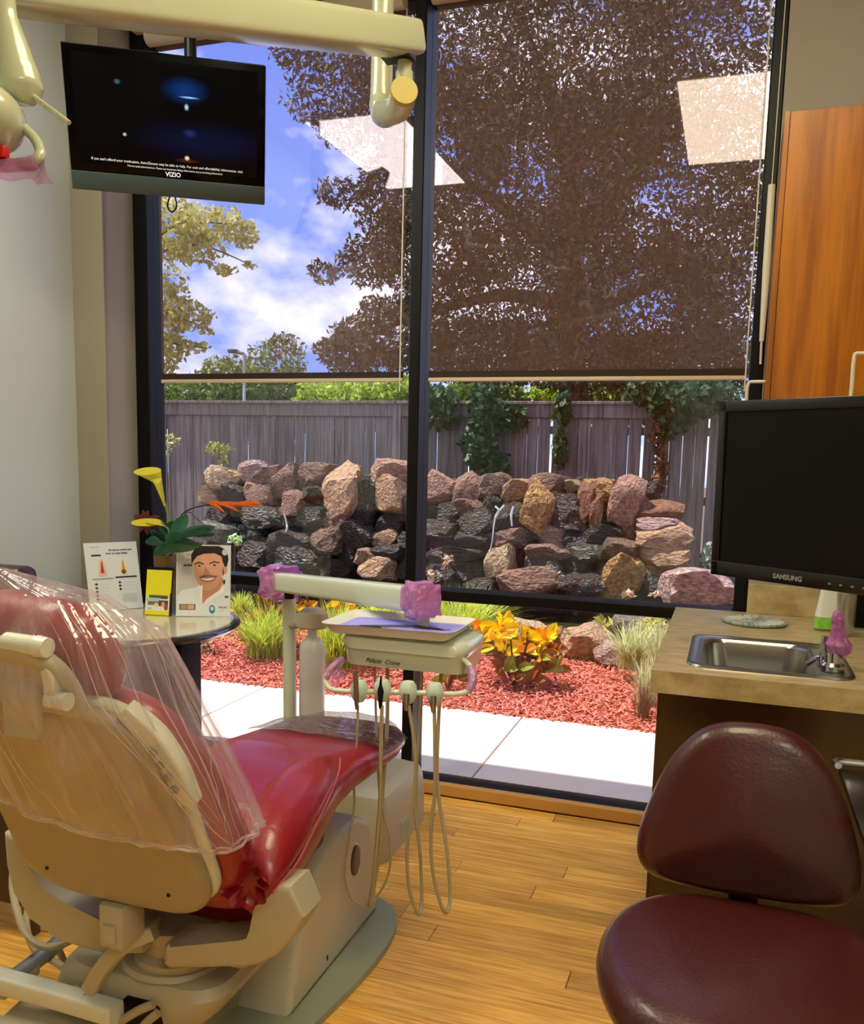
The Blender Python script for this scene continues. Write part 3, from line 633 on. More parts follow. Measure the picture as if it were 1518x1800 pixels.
# handle bar
hp = [at(603, 1158, 2.22), at(585, 1172, 2.19), at(571, 1192, 2.17), at(580, 1210, 2.16), at(605, 1215, 2.15), at(640, 1216, 2.15), at(700, 1217, 2.15), at(765, 1219, 2.15), at(800, 1220, 2.15), at(823, 1214, 2.16), at(831, 1196, 2.17), at(826, 1172, 2.19), at(812, 1158, 2.22)]
hb = MB().tube(hp, 0.0075, 10).build('handle_bar', M_MINT, du)
for pts_ in ([hp[0], hp[1], hp[2]], [hp[9], hp[10], hp[11]]):
    MB().tube([p+Vector((0, 0, 0)) for p in pts_], [0.011, 0.013, 0.012], 12).build('pink_wrap', M_PINK, hb, 'pink plastic film')
def flapf(u, v):
    p = hp[1].lerp(hp[3], u); q = at(596+10*u, 1165+30*u, 2.19); r_ = p.lerp(q, v); return (r_.x, r_.y+0.004*math.sin(6*u+4*v), r_.z)
MB().grid(flapf, 8, 5).build('pink_wrap', M_PINK, hb)
# instrument holders
xs = [(631, 1214), (672, 1213), (717, 1216), (764, 1219)]
for i, (px, py) in enumerate(xs):
    c = at(px, py, 2.14)
    hl = MB().lathe([(0.0, 0.030), (0.015, 0.028), (0.022, 0.018), (0.024, 0.0), (0.020, -0.018), (0.013, -0.03), (0.0, -0.032)], c, 20).build('holder', mat('holder_mint', '#c3d6c4', 0.3), du, 'round instrument holder')
    fc = c+Vector((0.004, -0.022, 0))
    if i == 0:
        MB().tube([fc+Vector((-0.004, -0.004, 0.062)), fc+Vector((-0.003, -0.004, 0.03)), fc+Vector((0, -0.004, -0.02)), fc+Vector((0, -0.003, -0.045))], [0.006, 0.0075, 0.0065, 0.004], 12).build('air_syringe', mat('bronze_grey', '#8f7f6a', 0.3, 0.7), hl)
    elif i == 1:
        MB().tube([fc+Vector((0, 0, 0.045)), fc+Vector((0, -0.002, 0.02)), fc+Vector((0, -0.002, 0.002)), fc+Vector((0, 0, -0.045))], [0.002, 0.004, 0.009, 0.004], 10).build('handpiece', M_BLACK, hl)
    else:
        MB().tube([fc+Vector((0, 0, 0.0)), fc+Vector((0, -0.002, -0.02)), fc+Vector((0, 0, -0.045))], [0.008, 0.0085, 0.005], 12).build('coupler', M_STEEL, hl)
tubes = [([(629, 1240, 2.12), (627, 1300, 2.12), (622, 1370, 2.12), (622, 1420, 2.12), (612, 1480, 2.12), (606, 1540, 2.13), (618, 1580, 2.15), (640, 1590, 2.18), (663, 1575, 2.2), (684, 1530, 2.2), (684, 1470, 2.2), (668, 1400, 2.22), (662, 1300, 2.25), (658, 1165, 2.28)], 0.0036),
         ([(671, 1240, 2.12), (669, 1330, 2.12), (668, 1400, 2.12), (662, 1480, 2.12), (655, 1550, 2.13), (649, 1592, 2.16), (655, 1570, 2.2), (668, 1490, 2.2), (672, 1400, 2.22), (680, 1280, 2.25), (681, 1165, 2.28)], 0.0055),
         ([(718, 1240, 2.12), (727, 1300, 2.12), (730, 1360, 2.12), (722, 1440, 2.12), (715, 1500, 2.12), (719, 1560, 2.13), (730, 1598, 2.14), (737, 1606, 2.16), (741, 1580, 2.19), (738, 1500, 2.2), (730, 1420, 2.22), (733, 1330, 2.25), (738, 1250, 2.27), (741, 1165, 2.3)], 0.0052),
         ([(763, 1240, 2.12), (764, 1310, 2.12), (764, 1390, 2.12), (757, 1460, 2.12), (760, 1530, 2.13), (775, 1590, 2.14), (785, 1604, 2.16), (791, 1575, 2.19), (786, 1500, 2.2), (775, 1430, 2.22), (768, 1370, 2.23), (770, 1280, 2.26), (776, 1165, 2.3)], 0.0052)]
for pp, r in tubes:
    o = MB().tube([at(*p) for p in pp], r, 8, sub=5).build('tubing', M_TUBE, du, 'beige tubing hanging in a loop')

# ------------------------------------------------------------------ overhead light on its ceiling arm
ol = thing('overhead_light', 'cream overhead dental light on a long jointed arm at the top left', 'dental light', at(668, 20, 2.6)+Vector((0, 0, 0.6)))
pt = at(668, 20, 2.6); jb_ = at(682, 222, 2.58)
MB().tube([(pt.x, 2.62, 3.4), (pt.x, 2.62, 2.62), (pt.x+0.006, 2.60, 2.50), jb_+Vector((-.006, 0, 0.035)), jb_+Vector((0.004, -0.05, 0.018)), at(700, 190, 2.43), at(709, 162, 2.36)], [0.033, 0.033, 0.034, 0.036, 0.036, 0.036, 0.036], 24).build('ceiling_pole', M_CREAM, ol, 'cream pole bending up into a capped tube')
capc = at(710, 160, 2.34); cd = (at(709, 162, 2.36)-at(700, 190, 2.43)).normalized()
MB().tube([capc-cd*0.014, capc+cd*0.006], 0.0365, 24, False).build('end_cap', mat('yellow_cap', '#b5a23c', 0.5), ol, 'round yellow end cap')
nk = at(710, 150, 2.42)
MB().tube([nk+Vector((0, 0, -0.02)), nk+Vector((0, 0, 0.035))], 0.024, 18, False).build('neck', M_CREAM, ol)
MB().tube([nk+Vector((0, 0, 0.035)), nk+Vector((0, 0, 0.14))], 0.020, 18, False).build('neck', M_CREAM, ol)
e0, e1 = at(700, 66, 2.38), at(-10, -30, 1.22)
dd = (e1-e0).normalized()
sect([e0-dd*0.085, e0-dd*0.072, e0-dd*0.04, e0, e0.lerp(e1, .5), e1, e1+dd*0.08], [0.045, 0.08, 0.095, 0.10, 0.10, 0.095, 0.08], [0.05, 0.075, 0.085, 0.088, 0.088, 0.08, 0.06], n=16).build('arm', M_CREAM, ol, 'long rounded arm', ang=50)
sl0 = e0-dd*0.02
MB().box(sl0.x-0.055, sl0.x+0.03, sl0.y-0.05, sl0.y+0.03, sl0.z-0.052, sl0.z-0.04).build('slot', M_BLACK, ol)
jt = [(at(-2, -60, 1.2), .022), (at(4, -10, 1.2), .019), (at(10, 30, 1.2), .018), (at(20, 80, 1.2), .026), (at(30, 130, 1.2), .034), (at(38, 160, 1.2), .034), (at(42, 176, 1.2), .022), (at(42, 183, 1.2), .01)]
MB().tube([p for p, r in jt], [r for p, r in jt], 24, sub=4).build('lamp_joint', M_CREAM, ol, 'tapering joint cover')
MB().tube([at(10.5, 32, 1.2), at(10.5, 35, 1.2)], 0.0187, 24, False).build('joint_ring', M_BLACK, ol)
MB().tube([at(57, 166, 1.2), at(66, 175, 1.2), at(116, 212, 1.2), at(121, 216, 1.2)], [0.003, 0.0048, 0.0044, 0.003], 10).build('lever', M_CREAM, ol)
lh = MB(); bmesh.ops.create_uvsphere(lh.b, u_segments=32, v_segments=20, radius=1.0)
lc = at(-58, 205, 1.13)
lamp = lh.build('lamp_head', M_CREAM, ol, M=Matrix.Translation(lc) @ Matrix.Diagonal((0.085, 0.085, 0.058, 1)))
MB().tube([at(-20, 236, 1.18), at(22, 226, 1.18), at(35, 220, 1.18), at(58, 240, 1.17), at(70, 262, 1.16), at(66, 280, 1.15), at(40, 290, 1.15), at(-30, 292, 1.15)], 0.0082, 12).build('handle_loop', M_CREAM, lamp)
MB().tube([at(64, 284, 1.147), at(40, 290, 1.147), at(-30, 292, 1.147)], 0.0105, 12).build('pink_wrap', M_PINK, lamp, 'pink plastic film')
def pf(u, v):
    a_ = at(-30+105*u, 285-7*u, 1.147); b_ = at(-30+130*u, 318+14*u-10*math.sin(3*u), 1.13); p = a_.lerp(b_, v)
    return (p.x, p.y+0.010*math.sin(9*u+3*v), p.z+0.004*math.sin(14*u)*v)
MB().grid(pf, 24, 10).build('pink_wrap', M_PINK, lamp, 'pink plastic film hanging from the handle')
MB().box(at(9, 265, 1.14).x-0.05, at(9, 265, 1.14).x, 1.135, 1.15, at(4, 277, 1.14).z, at(4, 256, 1.14).z, bev=0.002).build('warning_label', mat('label_red', '#c01818', 0.4), lamp, 'red label')
MB().prism([tuple((at(x, y, 1.21).x, at(x, y, 1.21).z)) for x, y in ((3, 248), (28, 266), (0, 268))], 'Y', 1.208, 1.212).build('lens_corner', mat('pale_cyan', '#b8d6d2', 0.3), lamp)

# a second lamp behind the view, seen mirrored in the right window bay
def mir(x, y, Yr=0.46):
    p = at(x, y, 2*YG-Yr); return Vector((p.x, Yr, p.z))
o2 = thing('overhead_light', 'second dental light on a thin bent arm, seen only mirrored in the window', 'dental light', mir(822, 300))
top_ = mir(822, 433); MB().tube([(top_.x, top_.y, ZC), top_+Vector((0, 0, 0.05)), top_+Vector((0.04, 0, 0)), mir(980, 433), mir(1022, 455), mir(1032, 500), mir(1034, 545), mir(1070, 581)], 0.018, 12).build('bent_arm', M_CREAM, o2)
MB().tube([mir(1092, 553), mir(1010, 570), mir(928, 588)], 0.035, 16, False).build('arm', M_CREAM, o2)
MB().tube([mir(936, 588), mir(938, 640)], [0.022, 0.03], 12, False).build('lamp_joint', M_CREAM, o2)
MB().lathe([(0.0, 0.06), (0.08, 0.045), (0.13, 0.0), (0.12, -0.02), (0.0, -0.01)], mir(938, 662), 24).build('lamp_head', M_CREAM, o2)
bcab = thing('wall_cabinet', 'cherry wood cupboard on the wall behind the camera, seen only as a warm reflection', 'cabinet', (-1.5, YB, 1.0))
MB().box(-2.2, -0.6, YB, YB+0.4, 0.9, 2.9).build('carcass', M_WOOD, bcab, smooth=False)
for k in range(4): MB().box(-2.195+0.4*k, -1.805+0.4*k, YB+0.4, YB+0.42, 0.905, 2.895, bev=0.002).build('door', M_WOOD, bcab, smooth=False)

# ------------------------------------------------------------------ television hanging from the ceiling
Rt = Euler((0.3601, 0.0, 0.5482), 'XYZ').to_matrix().to_4x4(); Mt = Matrix.Translation((-1.986, 2.8253, 2.5996)) @ Rt
TW, TH = 0.683, 0.46
tv = thing('television', 'flat black television hanging from the ceiling in front of the left window bay', 'television', (-1.986, 2.8253, 2.5996))
def tbox(n, x0, x1, y0, y1, z0, z1, m, bev=0.003, lab=None, par=tv): return MB().box(x0, x1, y0, y1, z0, z1, bev=bev).build(n, m, par, lab, M=Mt)
tbox('casing', -TW/2, TW/2, 0.0, 0.05, -TH/2, TH/2, M_BLACK, 0.006)
tbox('casing_back', -TW/2+0.08, TW/2-0.08, 0.05, 0.085, -TH/2+0.06, TH/2-0.06, M_BLACK, 0.01)
tbox('bezel', -TW/2+0.002, TW/2-0.002, -0.004, 0.0, -TH/2+0.066, TH/2-0.002, M_BLACKG, 0.002)
tbox('speaker_bar', -TW/2+0.001, TW/2-0.001, -0.008, 0.0, -TH/2+0.001, -TH/2+0.064, mat('speaker_bar_grey', '#3c4a4b', 0.35, 0.3), 0.003, 'slate grey lower bar')
# the picture on the screen: a dark night scene, lit by itself
def scrmat():
    m = bpy.data.materials.new('screen_picture'); m.use_nodes = True; nt = m.node_tree; nd = nt.nodes; lk = nt.links; b = nd['Principled BSDF']
    b.inputs['Base Color'].default_value = (0.001, 0.001, 0.002, 1); b.inputs['Roughness'].default_value = 0.12; b.inputs['Specular IOR Level'].default_value = 0.1
    tcn = nd.new('ShaderNodeTexCoord'); out = None
    def spot(cx_, cz_, rx, rz, col, stg):
        nonlocal out
        mp_ = nd.new('ShaderNodeMapping'); mp_.vector_type = 'POINT'; mp_.inputs['Location'].default_value = (-cx_/rx, 0, -cz_/rz); mp_.inputs['Scale'].default_value = (1/rx, 0, 1/rz)
        lk.new(tcn.outputs['UV'], mp_.inputs[0]); ln = nd.new('ShaderNodeVectorMath'); ln.operation = 'LENGTH'; lk.new(mp_.outputs[0], ln.inputs[0])
        r = nd.new('ShaderNodeMapRange'); r.interpolation_type = 'SMOOTHSTEP'; r.inputs[1].default_value = 1; r.inputs[2].default_value = 0; r.inputs[3].default_value = 0; r.inputs[4].default_value = stg
        lk.new(ln.outputs['Value'], r.inputs[0]); s_ = nd.new('ShaderNodeVectorMath'); s_.operation = 'SCALE'; s_.inputs[0].default_value = col[:3]; lk.new(r.outputs[0], s_.inputs['Scale'])
        if out is None: out = s_.outputs[0]
        else:
            a = nd.new('ShaderNodeVectorMath'); a.operation = 'ADD'; lk.new(out, a.inputs[0]); lk.new(s_.outputs[0], a.inputs[1]); out = a.outputs[0]
    for q in ((0.60, 0.76, 0.15, 0.15, lin('#0f4fb0'), 0.38), (0.62, 0.70, 0.07, 0.013, lin('#a0d8ff'), 1.0), (0.605, 0.61, 0.016, 0.04, lin('#c8e8ff'), 0.9), (0.235, 0.775, 0.022, 0.03, lin('#5e86a0'), 0.6),
              (0.26, 0.30, 0.014, 0.022, lin('#cfe6ff'), 1.0), (0.60, 0.13, 0.018, 0.03, lin('#ffd9a0'), 1.3), (0.60, 0.105, 0.08, 0.025, lin('#6a3a18'), 0.5), (0.62, 0.37, 0.05, 0.05, lin('#2a3f8a'), 0.5), (0.7, 0.3, 0.5, 0.24, lin('#0a1440'), 0.5)): spot(*q)
    lk.new(out, b.inputs['Emission Color']); b.inputs['Emission Strength'].default_value = 1.0
    return m
me = bpy.data.meshes.new('screen'); sw, sz0, sz1 = TW/2-0.03, -TH/2+0.092, TH/2-0.025
me.from_pydata([(-sw, -0.0046, sz0), (sw, -0.0046, sz0), (sw, -0.0046, sz1), (-sw, -0.0046, sz1)], [], [(0, 1, 2, 3)])
uv = me.uv_layers.new(name='UVMap')
for i, q in enumerate(((0, 0), (1, 0), (1, 1), (0, 1))): uv.data[i].uv = q
# mapping node uses (x, 0, z): store v in z by swapping through the material's mapping
me.transform(Mt); MSCR = scrmat()
for nd_ in MSCR.node_tree.nodes:
    if nd_.type == 'MAPPING':
        l_ = nd_.inputs['Location'].default_value; s_ = nd_.inputs['Scale'].default_value
        nd_.inputs['Location'].default_value = (l_[0], l_[2], 0); nd_.inputs['Scale'].default_value = (s_[0], s_[2], 0)
link('screen', me, MSCR, tv, 'dark night picture with blue lights')
M_LET = mat('lettering_white', '#d8dcdc', 0.5, emit='#ffffff', estr=0.35)
def ttext(s, size, x, z, y=-0.0052, **k): return text(s, size, Mt @ frame((x, y, z), (1, 0, 0), (0, 0, 1)), M_LET, tv, 'lettering', **k)
ttext('VIZIO', 0.021, 0.012, -TH/2+0.077, bold=0.0004)
ttext("If you can't afford your medication, AstraZeneca may be able to help. For cost and affordability information, visit", 0.0116, -0.004, -0.122)
ttext('This is a paid advertisement. Please see Important Safety Information and prescribing information', 0.0085, 0.02, -0.136)
tbox('mount', -0.06, 0.06, 0.085, 0.12, -0.08, 0.08, M_BLACK, 0.005)
tp = Mt @ Vector((0.03, 0.12, 0.02))
MB().tube([tp+Vector((0, 0.0, 0)), tp+Vector((0, 0.05, 0.03)), tp+Vector((0, 0.08, 0.12)), (tp.x, tp.y+0.08, 3.4)], 0.023, 16).build('ceiling_pole', M_BLACK, tv)
MB().tube([Mt @ Vector((0.0, 0.02, -0.22)), Mt @ Vector((-0.015, 0.03, -0.262)), Mt @ Vector((0.0, 0.03, -0.285)), Mt @ Vector((0.018, 0.03, -0.262)), Mt @ Vector((0.012, 0.02, -0.22))], 0.003, 8).build('cable', M_BLACK, tv)

# ------------------------------------------------------------------ counter, sink, cupboards on the right
ZT = 0.905
base = thing('base_cabinet', 'brown sink cabinet below the stone-pattern counter, shade painted into its dark wood', 'cabinet', (0.4, 2.9, 0))
MB().box(-0.145, XR-0.02, 2.385, 2.405, 0.0, 0.845).build('front_panel', M_DARKSHADEW, base, smooth=False)
MB().box(-0.145, -0.125, 2.405, 3.44, 0.0, 0.845).build('side_panel', M_DARKSHADEW, base, smooth=False)
MB().box(-0.149, -0.144, 2.378, 2.39, 0.0, 0.845).build('edge_strip', M_DARKSHADEW, base, smooth=False)
ct = MB()
sx0, sx1, sy0, sy1 = -0.07, 0.33, 2.445, 2.885
hole = rrect((sx0+sx1)/2, (sy0+sy1)/2, (sx1-sx0)/2, (sy1-sy0)/2, 0.05)
def topgrid(z, flip=False):
    b = ct.b; outer = [(-0.168, 2.345), (XR-0.01, 2.345), (XR-0.01, 3.448), (-0.168, 3.448)]
    ov = [b.verts.new((p[0], p[1], z)) for p in outer]; iv = [b.verts.new((p[0], p[1], z)) for p in hole]; n = len(iv); q = n//4
    # hole corners start at +x+y, -x+y, -x-y, +x-y
    cm = [2, 3, 0, 1]
    for k in range(4):
        o = ov[cm[k]]; seg = iv[k*q:(k+1)*q]
        for i in range(len(seg)-1): b.faces.new((o, seg[i], seg[i+1]))
        nx = ov[cm[(k+1) % 4]]; b.faces.new((o, seg[-1], iv[((k+1)*q) % n], nx))
    return ov, iv
o1, i1 = topgrid(ZT); o2, i2 = topgrid(ZT-0.06)
for a, b_ in ((o1, o2), (i1, i2)):
    for i in range(len(a)): ct.b.faces.new((a[i], a[(i+1) % len(a)], b_[(i+1) % len(a)], b_[i]))
cto = ct.build('countertop', M_STONEL, None, smooth=False, origin=(0.4, 2.9, ZT-0.06)); tag(cto, 'tan stone-pattern laminate counter with a steel sink, beside the window', 'countertop')
MB().box(0.088, XR-0.02, 3.43, 3.449, ZT, ZT+0.11, bev=0.002).build('backsplash', M_STONEL, cto, smooth=False)
sk = thing('sink', 'small rectangular stainless steel sink set in the counter', 'sink', ((sx0+sx1)/2, (sy0+sy1)/2, ZT))
def sring(z, g, r): return [Vector((p[0], p[1], z)) for p in rrect((sx0+sx1)/2+(0 if g <= 0.012 else -0.022*min(1, (g-.012)/.012)), (sy0+sy1)/2, (sx1-sx0)/2-g-(0 if g <= 0.012 else 0.022*min(1, (g-.012)/.012)), (sy1-sy0)/2-g, r, 8)]
MB().loft([sring(*q) for q in ((ZT+0.001, -0.014, 0.05), (ZT+0.006, -0.012, 0.05), (ZT+0.007, -0.004, 0.05), (ZT+0.004, 0.004, 0.05), (ZT+0.003, 0.012, 0.05), (ZT+0.002, 0.024, 0.05), (ZT-0.008, 0.032, 0.06), (ZT-0.13, 0.044, 0.07), (ZT-0.15, 0.065, 0.07), (ZT-0.155, 0.15, 0.03))], cap=False).build('basin', M_STEEL, sk)
MB().box(-0.04, 0.26, 2.52, 2.81, ZT-0.16, ZT-0.153).build('basin_floor', M_STEEL, sk)
MB().lathe([(0.0, 0), (0.03, 0), (0.034, 0.003), (0.0, 0.004)], (0.08, 2.665, ZT-0.153), 20).build('drain', M_CHROME, sk)
# faucet with pink film on its lever
fa = thing('faucet', 'chrome faucet with pink film over its lever at the right end of the sink', 'faucet', atz(1468, 1180, ZT+0.006))
fp = atz(1462, 1178, ZT+0.004)
MB().lathe([(0.030, 0), (0.030, 0.014), (0.022, 0.022), (0.021, 0.05), (0.0, 0.054)], fp, 20).build('faucet_base', M_CHROME, fa)
MB().tube([fp+Vector((-0.022, 0.03, 0.0)), fp+Vector((-0.022, 0.035, 0.06)), fp+Vector((-0.022, 0.035, 0.085))], [0.010, 0.009, 0.009], 12).build('spout', M_CHROME, fa)
MB().tube([fp+Vector((-0.06, 0.05, 0.0)), fp+Vector((-0.035, 0.045, 0.02)), fp+Vector((-0.01, 0.02, 0.03))], [0.007, 0.008, 0.01], 10).build('bracket_arm', M_CHROME, fa)
def wf(u, v):
    a = 2*PI*u; prof_ = [(0.0, 0.010), (0.12, 0.026), (0.28, 0.030), (0.42, 0.019), (0.6, 0.015), (0.85, 0.015), (0.95, 0.011), (1.0, 0.002)]
    for (v0, r0), (v1, r1) in zip(prof_, prof_[1:]):
        if v <= v1: r = r0+(r1-r0)*(v-v0)/(v1-v0); break
    r *= 1+0.12*math.sin(4*a+5*v)+0.07*math.sin(9*a)
    return (fp.x+0.016-0.016*v+r*math.cos(a), fp.y+r*math.sin(a), fp.z+0.035+0.13*v)
MB().grid(wf, 36, 26, True).build('pink_wrap', M_PINKD, fa, 'pink plastic film')
# round chute lid on the counter, bottle, dark box
dc = atz(1325, 1095, ZT)
dish = thing('round_tray', 'shallow round glass dish lying on the counter left of the soap', 'dish', dc)
MB().lathe([(0.0, 0.004), (0.05, 0.004), (0.085, 0.008), (0.106, 0.012), (0.110, 0.010), (0.107, 0.003), (0.09, 0.0), (0.0, 0.0)], dc, 48).build('dish_body', mat('frosted_dish', '#b9c9c4', 0.2, var=0.9, vscale=14, col2='#5f6e6c', stretch=(5, 0.6, 1), spec=0.8), dish)
for k in range(36):
    a = 2*PI*k/36
    if k == 0: fm = MB()
    fm.box(-0.001, 0.001, 0.045, 0.098, 0.006, 0.0115, rot=(0, 0, a), piv=(0, 0, 0.008))
fm.build('ridges', M_WHITE, dish, M=Matrix.Translation(dc))
bc = atz(1453, 1108, ZT)
so = thing('soap_bottle', 'clear tapering soap bottle with a green and white label on the counter behind the faucet', 'bottle', bc)
def br(z, hx, hy): return [Vector((bc.x+p[0], bc.y+p[1], bc.z+z)) for p in rrect(0, 0, hx, hy, min(hx, hy)*0.6, 6)]
MB().loft([br(*q) for q in ((0, 0.040, 0.026), (0.006, 0.043, 0.028), (0.05, 0.040, 0.027), (0.15, 0.027, 0.022), (0.17, 0.018, 0.016))]).build('bottle_body', clear_mat('clear_plastic', '#c8c4a8', 0.35, gloss=0.08, rough=0.05), so)
MB().loft([br(*q) for q in ((0.008, 0.0435, 0.0285), (0.048, 0.0405, 0.0275))], cap=False).build('label', mat('label_lime', '#6fc03c', 0.5, var=0.6, vscale=30, col2='#b6dc5a'), so, 'green label band')
MB().loft([br(*q) for q in ((0.048, 0.0405, 0.0275), (0.145, 0.0277, 0.0225))], cap=False).build('label', mat('label_white', '#e6ece0', 0.5), so, 'white label band')
MB().lathe([(0.014, 0), (0.014, 0.02), (0.006, 0.022), (0.006, 0.05)], bc+Vector((0, 0, 0.168)), 14).build('pump', M_WHITE, so)
c2 = atz(1482, 1118, ZT)
cu = thing('glass_tumbler', 'clear ribbed tumbler behind the pink film on the faucet', 'glass', c2)
MB().lathe([(0.0, 0.0), (0.024, 0.0), (0.030, 0.14), (0.028, 0.14), (0.022, 0.004), (0.0, 0.004)], c2, 20).build('glass_body', clear_mat('ribbed_glass', '#b6a98a', 0.25, gloss=0.12, rough=0.05), cu)
bx = atz(1512, 1108, ZT)
dk = thing('black_box', 'black box standing on the counter under the monitor at the right edge', 'box', (bx.x+0.13, bx.y+0.1, ZT))
MB().box(bx.x-0.02, bx.x+0.30, bx.y, bx.y+0.2, ZT, ZT+0.34, bev=0.006).build('box_body', M_BLACK, dk)
MB().box(bx.x-0.022, bx.x+0.302, bx.y-0.003, bx.y+0.2, ZT, ZT+0.008).build('box_foot', M_GREY, dk)

# tall upper cupboards
uc = thing('upper_cabinet', 'cherry wood wall cupboard hanging beside the window', 'cabinet', (0.24, 3.3, 1.62))
MB().box(0.090, 0.60, 3.19, 3.448, 1.62, 2.575).build('carcass', M_WOOD, uc, smooth=False)
MB().box(0.088, 0.104, 3.168, 3.19, 1.62, 2.577, bev=0.001).build('face_stile', M_WOOD, uc, smooth=False)
MB().box(0.106, 0.398, 3.168, 3.189, 1.622, 2.575, bev=0.0015).build('door', M_WOOD, uc, smooth=False)
uc2 = thing('upper_cabinet', 'cherry wood wall cupboard along the right wall with a white bar handle', 'cabinet', (0.7, 2.4, 1.62))
MB().box(0.42, 1.0, 1.35, 3.165, 1.62, 2.575).build('carcass', M_WOOD, uc2, smooth=False)
for y0_, y1_ in ((2.72, 3.16), (2.27, 2.715), (1.82, 2.265), (1.36, 1.815)):
    d_ = MB().box(0.402, 0.42, y0_, y1_, 1.622, 2.573, bev=0.0015).build('door', M_WOOD, uc2, smooth=False)
    hy = y1_-0.13 if y0_ > 2.7 else y0_+0.05
    MB().tube([(0.402, hy, 1.80), (0.350, hy, 1.80), (0.336, hy, 1.79), (0.336, hy, 1.70), (0.336, hy, 1.66), (0.350, hy, 1.65), (0.402, hy, 1.65)], 0.0065, 10, sub=3).build('handle', M_WHITE, d_)
hk = thing('bar_handle', 'white bent bar handle on the cupboard side by the window', 'handle', at(1336, 671, 3.3))
MB().tube([(0.090, 3.30, at(1336, 671, 3.3).z), (0.06, 3.30, at(1336, 671, 3.3).z), at(1316, 673, 3.3), at(1312, 690, 3.3), at(1311, 730, 3.3)], 0.006, 10, sub=3).build('bar', M_WHITE, hk)

# monitor on an arm
Rm = Euler((0.0193, 0, -0.608)).to_matrix().to_4x4(); Mm = Matrix.Translation((-0.0291, 1.9339, 1.5803)) @ Rm
mo = thing('monitor', 'black switched-off computer monitor on a swing arm above the sink', 'monitor', (0.15, 1.85, 1.4))
MW, MH = 0.58, 0.36
MB().box(0, MW, 0.0, 0.045, -MH, 0, bev=0.006).build('casing', M_BLACK, mo, M=Mm)
fr = MB()
for q in ((0, MW, -0.022, 0), (0, MW, -MH, -MH+0.030), (0, 0.018, -MH, 0), (MW-0.018, MW, -MH, 0)): fr.box(q[0], q[1], -0.006, 0.004, q[2], q[3], bev=0.002)
fr.build('bezel', mat('bezel_black', '#080909', 0.22), mo, M=Mm)
MB().box(0.016, MW-0.016, -0.002, 0.001, -MH+0.028, -0.02).build('screen', mat('monitor_screen', '#070806', 0.3, spec=0.2), mo, M=Mm)
MB().box(0.0, MW, -0.0068, -0.006, -MH+0.0285, -MH+0.0300).build('bezel_line', mat('bezel_edge', '#3a3c3b', 0.3), mo, M=Mm)
text('SAMSUNG', 0.0135, Mm @ frame((0.178, -0.0065, -MH+0.014), (1, 0, 0), (0, 0, 1)), mat('lettering_grey', '#8b8f90', 0.4), mo, bold=0.0004)
for k in range(5): MB().box(0.262+k*0.022, 0.267+k*0.022, -0.0072, -0.005, -MH+0.012, -MH+0.015).build('button', mat('button_silver', '#7d8383', 0.3), mo, M=Mm)
mc = Mm @ Vector((0.29, 0.045, -0.18))
MB().box(0.24, 0.34, 0.045, 0.065, -0.23, -0.13, bev=0.004).build('mount_plate', M_BLACK, mo, M=Mm)
MB().tube([mc+Vector((0, 0.02, 0)), mc+Vector((0.12, 0.10, 0)), (XR-0.2, 2.2, 1.40), (XR, 2.2, 1.40)], 0.018, 12, False).build('swing_arm', M_BLACK, mo)

# ------------------------------------------------------------------ stool
st = thing('stool', 'maroon leather operator stool with a wide rounded back beside the sink cabinet', 'stool', (0.09, 1.55, 0))
so_ = smooth_outline([(0.0, 0.235), (0.13, 0.225), (0.22, 0.16), (0.262, 0.05), (0.255, -0.08), (0.20, -0.20), (0.10, -0.265), (0, -0.28), (-0.10, -0.265), (-0.20, -0.20), (-0.255, -0.08), (-0.262, 0.05), (-0.22, 0.16), (-0.13, 0.225)], 84)
pad(so_, 0.10, 0.055, 0.012, Matrix.Translation((0.09, 1.525, 0.560)), steps=10).build('seat', M_MAROON, st)
bk_o = smooth_outline([(0.0, 0.195), (0.085, 0.180), (0.148, 0.115), (0.188, 0.02), (0.208, -0.06), (0.200, -0.115), (0.15, -0.142), (0.0, -0.150), (-0.15, -0.142), (-0.200, -0.115), (-0.208, -0.06), (-0.188, 0.02), (-0.148, 0.115), (-0.085, 0.180)], 84)
Mk = Matrix.Translation((0.075, 1.765, 0.755)) @ Matrix.Rotation(math.radians(90-6), 4, 'X')
pad(bk_o, 0.08, 0.045, 0.022, Mk, steps=10).build('backrest', M_MAROON, st)
sect([(0.08, 1.81, 0.74), (0.08, 1.83, 0.62), (0.08, 1.80, 0.50), (0.09, 1.62, 0.49)], [0.06]*4, [0.012]*4, up=(0, -1, 0.2)).build('back_bracket', M_BLACK, st)
MB().lathe([(0.12, 0.0), (0.12, 0.012), (0.05, 0.03), (0.0, 0.03)], (0.09, 1.53, 0.485), 24).build('seat_plate', M_BLACK, st)
MB().lathe([(0.027, 0), (0.027, 0.22), (0.016, 0.225), (0.016, 0.42)], (0.09, 1.53, 0.075), 20).build('gas_column', M_CHROME, st)
for k in range(5):
    a = math.radians(162+72*k); ex = Vector((0.09+0.27*math.cos(a), 1.53+0.27*math.sin(a), 0.0))
    sect([(0.09, 1.53, 0.10), (0.09+0.14*math.cos(a), 1.53+0.14*math.sin(a), 0.09), (ex.x, ex.y, 0.065)], [0.05, 0.04, 0.03], [0.035, 0.03, 0.02]).build('leg', M_WHITE, st)
    MB().lathe([(0.025, -0.018), (0.027, -0.01), (0.027, 0.01), (0.025, 0.018)], (ex.x, ex.y, 0.027), 16, 'X').build('caster', M_BLACK, st)

